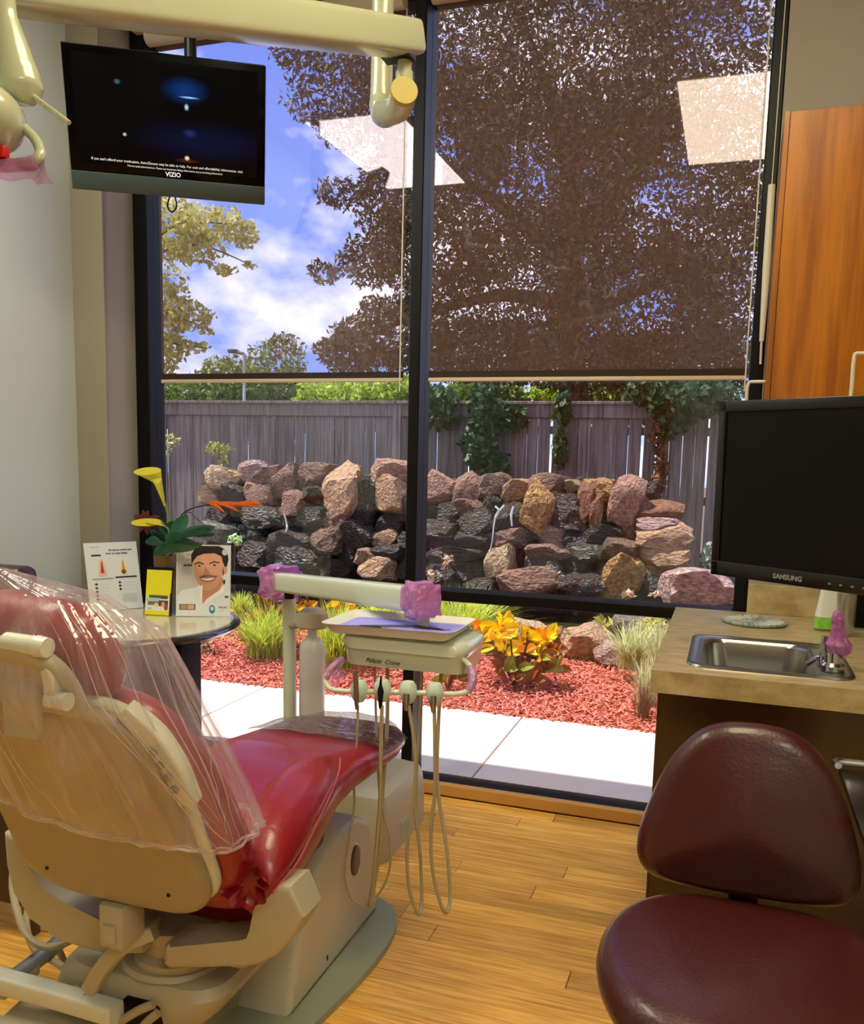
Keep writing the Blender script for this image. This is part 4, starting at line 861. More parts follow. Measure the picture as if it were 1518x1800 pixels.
# small cart edge at the right
k0 = atz(1474, 1350, 0.80)
cart = thing('side_cart', 'dark topped cart with a chrome corner clip at the right edge', 'cart', (k0.x+0.2, k0.y-0.18, 0))
MB().box(k0.x, k0.x+0.40, k0.y-0.42, k0.y, 0.785, 0.80, bev=0.003).build('cart_top', mat('cart_dark', '#1d1f1a', 0.25), cart)
MB().tube([k0+Vector((-0.004, -0.02, 0.012)), k0+Vector((-0.006, 0.006, 0.012)), k0+Vector((0.03, 0.012, 0.012)), k0+Vector((0.10, 0.012, 0.012))], 0.008, 10).build('corner_clip', M_CHROME, cart)
for x_, y_ in ((0.38, -0.40), (0.38, -0.02)):
    MB().tube([(k0.x+x_, k0.y+y_, 0.0), (k0.x+x_, k0.y+y_, 0.79)], 0.012, 10, False).build('leg', M_CHROME, cart)
MB().box(k0.x+0.25, k0.x+0.40, k0.y-0.42, k0.y, 0.10, 0.12).build('shelf', M_CHROME, cart)

# dark maroon chair behind the bag
gc = thing('side_chair', 'dark maroon upholstered chair half hidden behind the dental chair at the left edge', 'chair', (-2.22, 2.25, 0))
gb = smooth_outline([(0.26, 0), (0.26, 0.30), (0.22, 0.42), (0.10, 0.455), (-0.10, 0.455), (-0.22, 0.42), (-0.26, 0.30), (-0.26, 0)], 60)
tpx = at(40, 998, 1.95)
MB().box(tpx.x-0.52, tpx.x, 1.93, 2.02, 0.42, tpx.z, bev=0.03, seg=4).build('backrest', mat('maroon_dark', '#2b0d10', 0.4, coat=0.2), gc)
MB().box(tpx.x-0.52, tpx.x-0.01, 2.02, 2.50, 0.36, 0.47, bev=0.035, seg=4).build('seat', mat('maroon_dark', '#2b0d10'), gc)
for x_, y_ in ((-0.50, 1.96), (-0.03, 1.96), (-0.50, 2.46), (-0.03, 2.46)):
    MB().box(tpx.x+x_-0.018, tpx.x+x_+0.018, y_-0.018, y_+0.018, 0, 0.44, bev=0.003).build('leg', M_DARKSHADEW, gc)
MB().box(tpx.x-0.52, tpx.x-0.0, 1.93, 1.97, 0.10, 0.42, bev=0.01).build('back_apron', mat('maroon_dark', '#2b0d10'), gc)

# ------------------------------------------------------------------ round table with vase and cards
TZ = 0.76; tcx, tcy, tr_ = -2.305, 2.965, 0.445
tb = thing('round_table', 'round pedestal table with a pale top and dark edge in the window corner', 'table', (tcx, tcy, 0))
MB().lathe([(0.0, -0.004), (tr_-0.03, -0.004), (tr_-0.03, 0.0), (0.0, 0.0)], (tcx, tcy, TZ+0.0005), 64).build('top_inlay', mat('table_cream', '#d3cda8', 0.15, coat=0.6), tb)
MB().lathe([(0.0, -0.035), (tr_-0.03, -0.035), (tr_-0.012, -0.030), (tr_, -0.016), (tr_-0.004, -0.006), (tr_-0.012, 0.0), (tr_-0.030, 0.0), (tr_-0.030, -0.003), (0, -0.003)], (tcx, tcy, TZ), 64).build('top_edge', mat('table_edge', '#2c2419', 0.2, coat=0.6), tb, 'dark moulded rim')
pz = at(318, 1150, 2.90); pz.x -= 0.065
MB().box(pz.x-0.065, pz.x+0.065, 2.90, 3.04, 0.03, TZ-0.035, bev=0.004).build('pedestal', mat('pedestal_dark', '#0a0504', 0.5, spec=0.2), tb)
MB().lathe([(0.0, 0.03), (0.26, 0.028), (0.28, 0.0), (0.0, 0.0)], (pz.x, 2.98, 0.0), 40).build('foot', mat('pedestal_dark', '#120a07'), tb)

M_INK = mat('ink_dark', '#20242a', 0.6); M_PAPER = mat('glossy_card', '#dfe4de', 0.35)
def card(name, lab, cat, BL, BR, TL, th=0.0015, m=M_PAPER):
    """a thin upright card from three corners; returns thing and a function placing flat print on it"""
    X = (BR-BL); Y_ = (TL-BL); wd, ht = X.length, Y_.length; M = frame(BL, X, Y_)
    t = thing(name, lab, cat, (BL+BR)/2)
    MB().box(0, wd, 0, ht, -th, 0).build('card', m, t, smooth=False, M=M)
    st_ = [0.0002]
    def pr_(pts, col, nm='print', rough=0.45):
        st_[0] += 0.00006
        z = st_[0]; P = [(p[0]*wd, p[1]*ht) for p in pts]
        b = MB(); b.b.faces.new([b.b.verts.new((p[0], p[1], z)) for p in P])
        r_ = b.build(nm, mat('print_'+col.strip('#'), col, rough), t, smooth=False, M=M); return r_
    def tx(s, size, x, y_, col=M_INK, **k):
        return text(s, size, M @ Matrix.Translation((x*wd, y_*ht, 0.0008)), col, t, 'lettering', ext=0.0001, **k)
    return t, pr_, tx, M, wd, ht
def ell(cx_, cy_, rx, ry, n=28, a0=0, a1=2*PI): return [(cx_+rx*math.cos(a0+(a1-a0)*k/n), cy_+ry*math.sin(a0+(a1-a0)*k/n)) for k in range(n)]
def rc(x0, y0, x1, y1): return [(x0, y0), (x1, y0), (x1, y1), (x0, y1)]
# leaning leaflet about caries
BL = atz(180, 1074, TZ+0.003); BR = atz(252, 1068, TZ+0.003); TL = at(154, 955, BL.y+0.02); TR = at(247, 948, BR.y+0.02)
lf, lp, lt, LM, lw, lh_ = card('leaflet', 'white leaflet about caries leaning on the round table, leftmost of the three cards', 'leaflet', BL-(BR-BL)*0.28, BR, TL)
lp(rc(0.12, 0.80, 0.30, 0.825), '#14201c'); lp(rc(0.11, 0.93, 0.28, 0.936), '#6d7a86')
lt('All about caries and', 0.0125, 0.67, 0.885, bold=0.0003); lt('how to treat them', 0.0125, 0.60, 0.835, bold=0.0003)
for cx_, c1, c2_ in ((0.30, '#f0b8a0', '#a8402c'), (0.70, '#f0dcb0', '#c99a3c')):
    lp([(cx_-0.07, 0.50), (cx_+0.07, 0.50), (cx_+0.075, 0.56), (cx_+0.02, 0.76), (cx_-0.02, 0.76), (cx_-0.075, 0.56)], c1); lp([(cx_-0.035, 0.55), (cx_+0.035, 0.55), (cx_+0.008, 0.72), (cx_-0.008, 0.72)], c2_)
lp(ell(0.70, 0.555, 0.045, 0.035), '#6d5018')
lp(rc(0.10, 0.455, 0.50, 0.475), '#8ea7b5'); lp(rc(0.53, 0.465, 0.94, 0.488), '#10141c')
for k in range(5): lp(ell(0.16, 0.39-0.055*k, 0.028, 0.018, 14), '#3d5160'); lp(rc(0.22, 0.385-0.055*k, 0.40, 0.389-0.055*k), '#b4c0c2')
for k in range(3): lp(ell(0.60, 0.40-0.05*k, 0.026, 0.018, 14), '#3d5160'); lp(rc(0.66, 0.395-0.05*k, 0.88, 0.399-0.05*k), '#b4c0c2')
for k in range(6): lp(rc(0.62, 0.22-0.022*k, 0.90, 0.226-0.022*k), '#b9c8c6')
# smile advert
BL = atz(309, 1083, TZ+0.003); BR = atz(407, 1083, TZ+0.003); BR = Vector((BR.x, BL.y+0.09, TZ+0.003)); TL = at(307, 957, BL.y+0.03)
sm, sp_, stx, SM, sw_, sh_ = card('advert_card', 'upright advert card with a smiling dark-haired man in a white shirt', 'card', BL, BR, TL)
sp_(rc(0.02, 0.30, 0.40, 0.96), '#c9c3ba')
sp_([(0.02, 0.02), (0.98, 0.02), (0.98, 0.33), (0.80, 0.38), (0.62, 0.42), (0.42, 0.42), (0.10, 0.36), (0.02, 0.28)], '#e2e7e6')
sp_([(0.48, 0.40), (0.47, 0.25), (0.50, 0.17), (0.56, 0.24), (0.80, 0.37), (0.88, 0.50), (0.84, 0.56), (0.52, 0.54)], '#c98a64')
sp_([(0.30, 0.86), (0.33, 0.60), (0.40, 0.46), (0.52, 0.365), (0.60, 0.36), (0.72, 0.42), (0.84, 0.54), (0.88, 0.66), (0.90, 0.86), (0.6, 0.93)], '#e0a684')
sp_([(0.33, 0.58), (0.40, 0.455), (0.52, 0.362), (0.62, 0.358), (0.74, 0.42), (0.84, 0.53), (0.80, 0.58), (0.66, 0.60), (0.54, 0.60), (0.42, 0.60)], '#d29c7a')
sp_(ell(0.905, 0.655, 0.032, 0.06), '#dc9878')
sp_([(0.28, 0.72), (0.27, 0.86), (0.33, 0.94), (0.45, 0.985), (0.78, 0.985), (0.93, 0.93), (0.96, 0.80), (0.93, 0.70), (0.89, 0.70), (0.85, 0.77), (0.83, 0.84), (0.70, 0.885), (0.50, 0.875), (0.38, 0.84), (0.31, 0.77)], '#1d1714')
sp_([(0.86, 0.70), (0.88, 0.60), (0.86, 0.56), (0.85, 0.64)], '#3a2a22')
sp_([(0.33, 0.735), (0.42, 0.765), (0.51, 0.735), (0.50, 0.722), (0.42, 0.745), (0.34, 0.722)], '#2b1c16'); sp_([(0.60, 0.745), (0.70, 0.775), (0.80, 0.755), (0.79, 0.742), (0.70, 0.757), (0.61, 0.732)], '#2b1c16')
sp_(ell(0.425, 0.705, 0.045, 0.010), '#d8c0b0'); sp_(ell(0.70, 0.718, 0.045, 0.010), '#d8c0b0'); sp_(ell(0.425, 0.705, 0.026, 0.011), '#241a16'); sp_(ell(0.70, 0.718, 0.026, 0.011), '#241a16')
sp_([(0.53, 0.70), (0.50, 0.60), (0.52, 0.585), (0.60, 0.585), (0.63, 0.605), (0.60, 0.63)], '#c4866a')
sp_([(0.42, 0.545), (0.50, 0.575), (0.64, 0.575), (0.76, 0.56), (0.76, 0.55), (0.60, 0.56), (0.46, 0.54)], '#6d4a3a')
sp_([(0.42, 0.54), (0.56, 0.535), (0.74, 0.555), (0.68, 0.505), (0.58, 0.485), (0.48, 0.50)], '#a03c38'); sp_([(0.445, 0.533), (0.56, 0.528), (0.715, 0.545), (0.66, 0.513), (0.58, 0.500), (0.50, 0.508)], '#fbfaf4')
sp_([(0.50, 0.17), (0.60, 0.20), (0.88, 0.35), (0.90, 0.44), (0.80, 0.37), (0.56, 0.235)], '#eef2f4'); sp_([(0.42, 0.42), (0.49, 0.44), (0.48, 0.20), (0.44, 0.30)], '#eef2f4')
sp_(ell(0.93, 0.235+0.04, 0.04, 0.018), '#5c6468'); sp_([(0.86, 0.50), (0.90, 0.52), (0.905, 0.47), (0.87, 0.44)], '#2c3440')
sp_(rc(0.06, 0.09, 0.36, 0.17), '#8f6a52'); sp_(rc(0.09, 0.10, 0.20, 0.16), '#b98f74'); sp_(rc(0.22, 0.10, 0.33, 0.16), '#d2b09a')
sp_(ell(0.665, 0.10, 0.055, 0.06), '#2c7fa0'); sp_(ell(0.665, 0.11, 0.032, 0.03), '#bfe0ec'); sp_(ell(0.89, 0.90, 0.05, 0.045), '#c6cdd0')
stx('smile', 0.017, 0.21, 0.715, bold=0.0006); stx('your', 0.010, 0.22, 0.79); stx('love', 0.010, 0.22, 0.86); stx('PHILIPS', 0.011, 0.86, 0.125, mat('ink_blue', '#30506c', 0.6), bold=0.0003); stx('sonicare', 0.007, 0.83, 0.08, mat('ink_grey', '#8a98a0', 0.6))
for k in range(5): sp_(rc(0.10, 0.665-0.022*k, 0.28, 0.669-0.022*k), '#8a8f96')
# yellow booklet in a clear holder
yb = atz(254, 1080, TZ+0.003); yr = atz(306, 1080, TZ+0.003); yr = Vector((yr.x, yb.y+0.02, TZ+0.003)); yt = at(256, 1001, yb.y+0.03)
yo, yp, ytx, YM, yw_, yh_ = card('booklet', 'yellow booklet in a black holder between the two white cards', 'booklet', yb, yr, yt, 0.006, mat('booklet_yellow', '#e8e01c', 0.5))
yp(rc(0.03, 0.10, 0.97, 0.40), '#e2e8dc'); yp(rc(0.14, 0.36, 0.90, 0.44), '#4e5a30'); yp(rc(0.03, 0.30, 0.60, 0.38), '#a8ccd0'); yp(rc(0.10, 0.22, 0.62, 0.30), '#8a6a4a'); yp(rc(0.55, 0.20, 0.92, 0.33), '#5a4438')
yp(ell(0.45, 0.22, 0.09, 0.05), '#e6d8a0'); yp(ell(0.72, 0.24, 0.07, 0.06), '#e0a090'); yp(ell(0.85, 0.17, 0.08, 0.06), '#c0392c')
ytx('ASK', 0.010, 0.20, 0.14, mat('ink_blue2', '#3c5a8a', 0.6))
MB().box(-0.003, yw_+0.003, -0.001, yh_+0.012, -0.012, -0.0065).build('holder_back', M_BLACK, yo, M=YM)
MB().box(yw_+0.0005, yw_+0.004, -0.001, yh_*0.5, -0.012, 0.006).build('holder_side', M_BLACK, yo, M=YM)

# vase and artificial flowers
vc = Vector((at(292, 980, 3.22).x, 3.22, TZ))
vs = thing('flower_vase', 'brown square vase of artificial lilies and leaves on the round table', 'vase', vc)
MB().loft([[Vector((vc.x+p[0], vc.y+p[1], TZ+z)) for p in rrect(0, 0, h_, h_, 0.008, 3)] for z, h_ in ((0, 0.036), (0.05, 0.034), (0.245, 0.040), (0.245, 0.036), (0.21, 0.034))]).build('vase_body', mat('vase_brown', '#6d4f1c', 0.25, coat=0.4), vs)
M_STEM = mat('stem_green', '#6f8f30', 0.5); M_LEAF = mat('leaf_teal', '#1f6b4c', 0.4, var=0.4, vscale=20, col2='#134430', trans=0.15); M_LEAFB = mat('leaf_green_pale', '#4f8f6a', 0.45, trans=0.15)
M_LILY = mat('lily_yellow', '#e2d93c', 0.45, trans=0.3); M_ORANGE = mat('paradise_orange', '#e8721a', 0.4, trans=0.2); M_DRED = mat('dark_red_petal', '#5a0c12', 0.5)
vt = vc+Vector((0, 0, 0.19))
def blade(p0, p1, wd, bend=(0, 0, 0.03), cup=0.15, side=None, nu=10, nv=5):
    p0, p1 = Vector(p0), Vector(p1); d = (p1-p0); b = Vector(bend); s_ = d.cross(Vector((0.3, -1, 0.2)) if side is None else Vector(side)).normalized(); nrm = s_.cross(d).normalized()
    def f(u, v):
        t = u; c = p0+d*t+b*math.sin(PI*t); w_ = wd*(math.sin(PI*min(1, t*0.97+0.03))**0.75)
        return tuple(c+s_*((v-0.5)*w_)+nrm*(cup*w_*abs(v-0.5)*2*0.5))
    return MB().grid(f, nu, nv)
Yf = 3.2
def stem(pp, r=0.0035, m=None): return MB().tube([vt-Vector((0, 0, 0.05))]+[at(*p) for p in pp], r, 8).build('stem', m or M_STEM, vs)
def calla(pbase, pthroat, lipL, lipR, s):
    """spathe: a funnel that opens to a long tilted lip"""
    b_, th_ = at(*pbase), at(*pthroat); L_, R_ = at(*lipL), at(*lipR); cen = (L_+R_)/2
    def f(u, v):
        a = 2*PI*u; rim = cen+(R_-cen)*math.cos(a)*1.0+Vector((0, -0.030, -0.017))*math.sin(a)*s
        rim = rim+Vector((0, 0, -0.010*s*math.cos(a)))
        r0 = b_.lerp(th_, min(1, v*1.6)) if v < 0.62 else th_.lerp(rim, ((v-0.62)/0.38)**1.25)
        if v < 0.62:
            k = 0.005+0.013*(v/0.62)**1.3; r0 = r0+Vector((math.cos(a)*k, math.sin(a)*k, 0))
        else:
            t = (v-0.62)/0.38; k = 0.018*(1-t*t); r0 = r0+Vector((math.cos(a)*k, math.sin(a)*k, 0))
        return tuple(r0)
    fl_ = MB().grid(f, 36, 20, True).build('calla_lily', M_LILY, vs, 'yellow-green calla lily'); return fl_
stem([(292, 950, Yf), (297, 915, Yf), (286, 872, Yf)], 0.0045)
calla((290, 890, Yf), (278, 850, Yf), (236, 832, Yf), (282, 824, Yf), 1.0)
stem([(297, 940, 3.18), (290, 925, 3.18), (283, 915, 3.17)], 0.0035)
calla((288, 925, 3.17), (278, 922, 3.17), (231, 921, 3.17), (284, 915, 3.17), 0.9)
# bird of paradise on a dark arching stem
stem([(310, 935, 3.2), (320, 905, 3.2), (340, 893, 3.2), (368, 887, 3.2)], 0.0028, mat('stem_dark', '#14100c', 0.5))
for (a_, b_, wd) in (((365, 886, 3.2), (455, 891, 3.19), 0.022), ((410, 887, 3.2), (462, 887, 3.2), 0.022), ((366, 885, 3.19), (396, 902, 3.17), 0.020), ((380, 886, 3.19), (422, 900, 3.17), 0.018), ((362, 885, 3.2), (390, 884, 3.21), 0.014)):
    blade(at(*a_), at(*b_), wd, (0, 0, 0.004), 0.5, side=(0, 1, 0.4)).build('orange_petal', M_ORANGE, vs)
MB().tube([vt, at(318, 925, 3.2), at(330, 900, 3.2), at(350, 915, 3.19), at(372, 935, 3.18), at(380, 945, 3.18)], 0.002, 6).build('stem', mat('stem_dark', '#14100c'), vs)
# dark red flower
rc_ = at(258, 915, 3.24)
for k in range(18):
    a = 2*PI*k/18+0.2*(k % 2); b2 = rc_+Vector((math.cos(a)*0.062*(1.25 if k % 3 else .8), -0.01+0.01*(k % 3), math.sin(a)*(0.058 if k % 2 else 0.04)-0.008)); blade(rc_, b2, 0.024, (0, -0.01, 0), 0.3, side=(0, 1, 0)).build('red_petal', M_DRED, vs)
# big leaves
for (a_, b_, wd, m_) in (((300, 960, 3.14), (270, 975, 3.10), 0.05, M_LEAF), ((300, 965, 3.12), (356, 955, 3.08), 0.055, M_LEAF), ((286, 968, 3.12), (345, 962, 3.05), 0.05, M_LEAF), ((300, 950, 3.18), (330, 905, 3.2), 0.045, M_LEAFB), ((310, 945, 3.18), (380, 925, 3.18), 0.045, M_LEAFB), ((330, 940, 3.2), (378, 940, 3.2), 0.04, M_LEAF),
                      ((292, 950, 3.2), (262, 935, 3.2), 0.05, M_LEAF), ((292, 955, 3.2), (255, 955, 3.22), 0.045, M_LEAF), ((295, 945, 3.22), (275, 925, 3.24), 0.045, M_LEAF), ((298, 948, 3.2), (305, 915, 3.2), 0.035, M_LEAF), ((290, 962, 3.12), (262, 945, 3.1), 0.04, M_LEAF), ((296, 960, 3.12), (315, 935, 3.1), 0.045, M_LEAFB), ((300, 958, 3.16), (340, 950, 3.16), 0.05, M_LEAF)):
    blade(at(*a_), at(*b_), wd*1.35, (0, 0, 0.012), 0.25, side=(0.2, -0.8, -0.9)).build('leaf', m_, vs)

# ------------------------------------------------------------------ outdoors: ground, path, bed
def gplane(name, x0, x1, y0, y1, z, m, th=0.05): return struct(name, MB().box(x0, x1, y0, y1, z-th, z), m)
gplane('ground', -40, 30, 3.62, 60, -0.06, mat('soil', '#5a4630', 0.95, var=0.5, vscale=3), 0.1)
pth = bpy.data.objects.new('path', None); C.objects.link(pth); pth['kind'] = 'structure'
for k in range(-3, 3):
    x0_ = -1.04+1.645*k
    MB().box(x0_+0.004, x0_+1.641, 3.625, 4.765, -0.06, 0.0, bev=0.006, seg=1).build('slab', M_CONC, pth, smooth=False)
M_MULCH = mat('red_mulch', '#b4523f', 0.9, var=0.5, vscale=12, col2='#5a1c14')
gplane('mulch_bed', -9, 3, 4.77, 7.1, -0.015, M_MULCH, 0.04)
rng = np.random.default_rng(5)
def chips(n, x0, x1, y0, y1):
    P = np.stack([rng.uniform(x0, x1, n), rng.uniform(y0, y1, n), rng.uniform(-0.012, 0.012, n)], 1)
    a = rng.uniform(0, 2*PI, n); t = rng.normal(0, 0.35, n); l = rng.uniform(0.02, 0.055, n); w_ = rng.uniform(0.007, 0.016, n)
    d = np.stack([np.cos(a)*np.cos(t), np.sin(a)*np.cos(t), np.sin(t)], 1); s_ = np.stack([-np.sin(a), np.cos(a), rng.normal(0, .3, n)], 1); s_ /= np.linalg.norm(s_, axis=1)[:, None]; u_ = np.cross(d, s_)
    A = P-d*l[:, None]/2; B_ = P+d*l[:, None]/2; S_ = s_*w_[:, None]/2; U = u_*0.004
    V = np.stack([A-S_, A+S_, B_+S_*.6, B_-S_*.6, A-S_+U, A+S_+U, B_+S_*.6+U, B_-S_*.6+U], 1).reshape(-1, 3)
    q = np.array([[0, 1, 2, 3], [7, 6, 5, 4], [0, 4, 5, 1], [1, 5, 6, 2], [2, 6, 7, 3], [3, 7, 4, 0]]); Fq = (np.arange(n)[:, None, None]*8+q[None]).reshape(-1, 4)
    return npmesh('mulch_chips', V, Fq, mat('mulch_chip', '#cf705c', 0.85, rnd=0.4, attr='rnd', var=0.2), np.repeat(rng.uniform(0, 1, n), 6))
tag(link('mulch_chips', chips(26000, -5.2, 0.5, 4.74, 6.9), None), 'red wood mulch chips covering the planting bed', 'mulch', kind='stuff')
# pond
gplane('pond_floor', -8, 2, 7.0, 9.4, -0.20, mat('pond_floor', '#2c2a16', 0.9, var=0.6, vscale=3, col2='#15140a'), 0.1)
wm = bpy.data.materials.new('pond_water'); wm.use_nodes = True; b = wm.node_tree.nodes['Principled BSDF']; b.inputs['Base Color'].default_value = lin('#34321c'); b.inputs['Roughness'].default_value = 0.04
nz_ = wm.node_tree.nodes.new('ShaderNodeTexNoise'); nz_.inputs['Scale'].default_value = 7; bp_ = wm.node_tree.nodes.new('ShaderNodeBump'); bp_.inputs['Strength'].default_value = 0.35; bp_.inputs['Distance'].default_value = 0.05
wm.node_tree.links.new(nz_.outputs['Fac'], bp_.inputs['Height']); wm.node_tree.links.new(bp_.outputs[0], b.inputs['Normal'])
wt = MB().box(-8, 2, 7.05, 9.3, -0.18, -0.03).build('pond_water', wm, None, smooth=False); wt['kind'] = 'structure'

# rocks
def rockmesh(seed, k=10, sub=3):
    rg = random.Random(seed); bm = bmesh.new(); bmesh.ops.create_icosphere(bm, subdivisions=sub, radius=1.0)
    pl_ = []
    for sgn in ((1, 0, 0), (-1, 0, 0), (0, 1, 0), (0, -1, 0), (0, 0, 1), (0, 0, -1)):
        n = (Vector(sgn)+Vector((rg.gauss(0, .2), rg.gauss(0, .2), rg.gauss(0, .2)))).normalized(); pl_.append((n, rg.uniform(0.70, 0.84)))
    for _ in range(k):
        n = Vector((rg.gauss(0, 1), rg.gauss(0, 1), rg.gauss(0, 1))).normalized(); pl_.append((n, rg.uniform(0.82, 1.05)))
    off = Vector((seed*3.1, 0, 0))
    for v in bm.verts:
        d = v.co.normalized(); r = min([q/max(1e-3, n.dot(d)) for n, q in pl_ if n.dot(d) > 0.05]+[1.25])
        r *= 1+0.11*noise.noise(d*2.5+off)+0.06*noise.noise(d*7+off); v.co = d*r*1.07
    me = bpy.data.meshes.new('stone'); bm.to_mesh(me); bm.free()
    for p in me.polygons: p.use_smooth = True
    me.set_sharp_from_angle(angle=math.radians(28))
    return me
RK = {}
def rmat(key):
    cols = {'T': ('#b8926c', '#7d5a40', .8), 'C': ('#c9ae84', '#8f6d48', .8), 'B': ('#86624a', '#3f2a1d', .7), 'R': ('#a47c66', '#6b4a38', .8), 'P': ('#b8968a', '#6e5048', .8), 'D': ('#412d1a', '#170f08', .42), 'W': ('#2b1e12', '#0d0905', .3), 'G': ('#b08545', '#6b4a20', .6), 'O': ('#453a22', '#1f190e', .3), 'K': ('#17120d', '#0a0806', .35), 'Y': ('#858069', '#4f4a3a', .7), 'S': ('#94603f', '#5a3624', .8)}  # D and W tones hold both wetness and shade within the wall
    c, c2, r = cols[key]; return mat('rock_'+key.lower()+'_stone', c, r, var=0.9, vscale=5, col2=c2, rnd=0.16, bump=1.0, bscale=7, bdist=0.06)
RM = [rockmesh(s) for s in range(9)]
def stone(cx_, cy_, w_, h_, key, Y, rot=0, par=None, depth=None, i=0, name='stone', pxs=None, rr_=random.Random(11)):
    p = at(cx_, cy_, Y); dist = (CM @ np.array([p.x, p.y, p.z-H]))[2]; s_ = dist/F_PX
    kk = (i*7+3) % 9
    if (kk, key) not in RK: me = RM[kk].copy(); me.materials.append(rmat(key)); RK[(kk, key)] = me
    o = bpy.data.objects.new(name, RK[(kk, key)]); C.objects.link(o)
    o.scale = (w_*s_*0.60, (depth or max(w_, h_)*s_*0.55), h_*s_*0.64); o.rotation_euler = (rr_.uniform(-.12, .12), math.radians(rot)+rr_.uniform(-.05, .05), rr_.uniform(-.3, .3)+(PI if rr_.random() < .5 else 0))
    if par: o.parent = par; o.location = p-wloc(par)
    else: o.location = p
    return o
wf_ = thing('rock_waterfall', 'long dry-stacked rock wall with a trickling waterfall at the back of the garden pond', 'rock wall', (-2.4, 8.4, -0.1))
core = MB()
def coref(u, v):
    x = -5.5+5.1*u; zt = 1.02-0.28*max(0, (u-0.82)/0.18)-0.25*max(0, (0.12-u)/0.12)+0.05*math.sin(15*u)
    if u > 0.91: zt = 0.62
    y_ = 8.42+0.22*v if v < 0.5 else 8.53+0.5*(v-0.5)*2*0.8
    z = -0.2+(zt+0.2)*min(1, v*2) if v < 0.5 else zt-(zt+0.2)*max(0, (v-0.6)/0.4)
    return (x, y_+0.05*noise.noise(Vector((x*3, z*3, 0))), z)
core.grid(coref, 70, 22).build('core', mat('dark_core', '#15100b', 0.7, bump=0.8, bscale=12), wf_)
RL = [(399,845,66,32,'C',1,5),(373,873,38,28,'C',1,0),(413,866,44,32,'D',0,0),(446,827,46,30,'P',1,-8),(445,857,26,22,'T',0,0),(473,842,40,40,'B',1,0),(462,874,44,30,'R',0,0),(506,849,48,40,'B',1,20),(561,835,54,36,'B',1,5),(531,842,20,26,'Y',1,0),(604,863,56,64,'T',0,0),(556,868,46,24,'D',0,0),(517,885,38,38,'R',-1,0),(650,868,40,38,'W',0,0),(647,845,26,18,'B',1,0),(690,832,66,38,'R',1,8),(692,874,52,50,'T',0,0),(553,912,46,34,'W',-1,0),(596,911,42,38,'B',-1,0),(636,899,46,38,'W',0,0),(517,949,76,34,'D',-1,0),(580,952,56,40,'B',-2,0),(633,943,50,48,'O',-1,0),(691,924,40,36,'D',0,0),(386,935,62,30,'Y',-2,0),(468,913,70,32,'D',0,0),(450,938,62,30,'K',0,0),(456,979,60,42,'D',-2,0),(534,985,78,38,'O',-2,0),(644,979,38,28,'T',-3,0),(666,1001,60,34,'T',-3,8),(597,1001,38,30,'D',-2,0),(688,971,54,26,'D',-2,0),(418,974,44,36,'D',-1,0),(561,1008,46,24,'D',-3,0),(617,979,38,40,'D',-1,0),(677,946,42,24,'T',-1,0),(720,900,40,40,'D',0,0),(722,960,44,40,'D',-1,0),(722,1000,40,36,'O',-2,0),(395,905,50,30,'D',0,0),(392,962,44,26,'D',-1,0),(500,915,30,30,'B',0,0),(425,898,40,26,'D',0,0),
(773,859,54,40,'R',1,-22),(821,865,46,42,'R',1,20),(871,859,56,34,'B',1,0),(908,861,54,32,'T',1,12),(963,854,58,36,'B',1,-5),(1006,854,26,18,'C',1,0),(1057,863,42,38,'G',1,15),(947,894,54,66,'G',-1,-12),(1098,883,50,60,'R',0,-10),(1002,894,54,44,'W',0,0),(1046,902,18,46,'S',-1,0),(1028,880,24,50,'S',0,0),(762,905,34,28,'D',0,0),(788,902,38,34,'D',0,0),(827,894,46,26,'B',0,0),(777,929,56,26,'D',-1,0),(843,922,54,36,'D',-1,-10),(895,916,48,42,'D',-1,0),(897,946,64,28,'B',-1,-8),(972,942,44,32,'R',-1,-20),(1011,950,46,28,'D',-1,0),(1059,939,56,32,'W',-1,0),(1105,928,40,40,'B',0,0),(961,970,72,28,'B',-2,-4),(1031,970,58,28,'O',-2,4),(1090,964,62,32,'B',-2,3),(1157,902,70,24,'S',1,0),(1157,922,68,20,'P',0,0),(1162,946,76,36,'T',-1,4),(1160,974,72,30,'T',-1,4),(1094,1009,60,64,'G',-3,0),(1148,1005,38,38,'T',-2,0),(1188,994,28,30,'C',-2,0),(884,992,40,50,'C',-3,-15),(935,1020,90,36,'B',-4,0),(957,1001,62,28,'O',-3,0),(1013,996,48,36,'O',-2,0),(1017,1025,66,28,'D',-4,0),(821,998,60,32,'D',-2,8),(806,975,94,24,'D',-1,5),(902,972,48,36,'D',-1,0),(777,1004,50,30,'D',-3,0),(1146,1026,36,30,'D',-3,0),(832,948,70,22,'D',-1,0),(1053,1031,16,12,'C',-5,0),(1050,925,36,30,'W',0,0),(1000,920,60,22,'D',0,0),(940,925,40,30,'D',0,0),(865,1005,40,26,'D',-2,0),(850,1025,60,20,'D',-3,0),(1123,955,20,40,'D',0,0),(1030,910,30,40,'W',0,0),(868,890,34,40,'W',0,0),(790,955,60,26,'D',0,0),(860,968,50,20,'D',-1,0),(1126,905,26,40,'B',0,0),(740,858,40,36,'R',1,0),(745,900,36,36,'D',0,0),(745,945,44,40,'D',0,0),(750,990,44,34,'D',-1,0),(715,850,36,30,'B',1,0)]
for i, (x, y_, w_, h_, k, dy, r) in enumerate(RL):
    stone(x, y_, w_*1.12, h_*1.1, k, 8.42-0.0*dy+(0.10 if dy > 0 else 0)+(0.07*dy if dy < 0 else 0), -r, wf_, i=i)
# backing row so the top course has depth
for i in range(30):
    x = 380+i*26; stone(x, 862+(i*37 % 13), 44, 40, 'DBDTD'[i % 5], 8.78, 0, wf_, i=i+3)
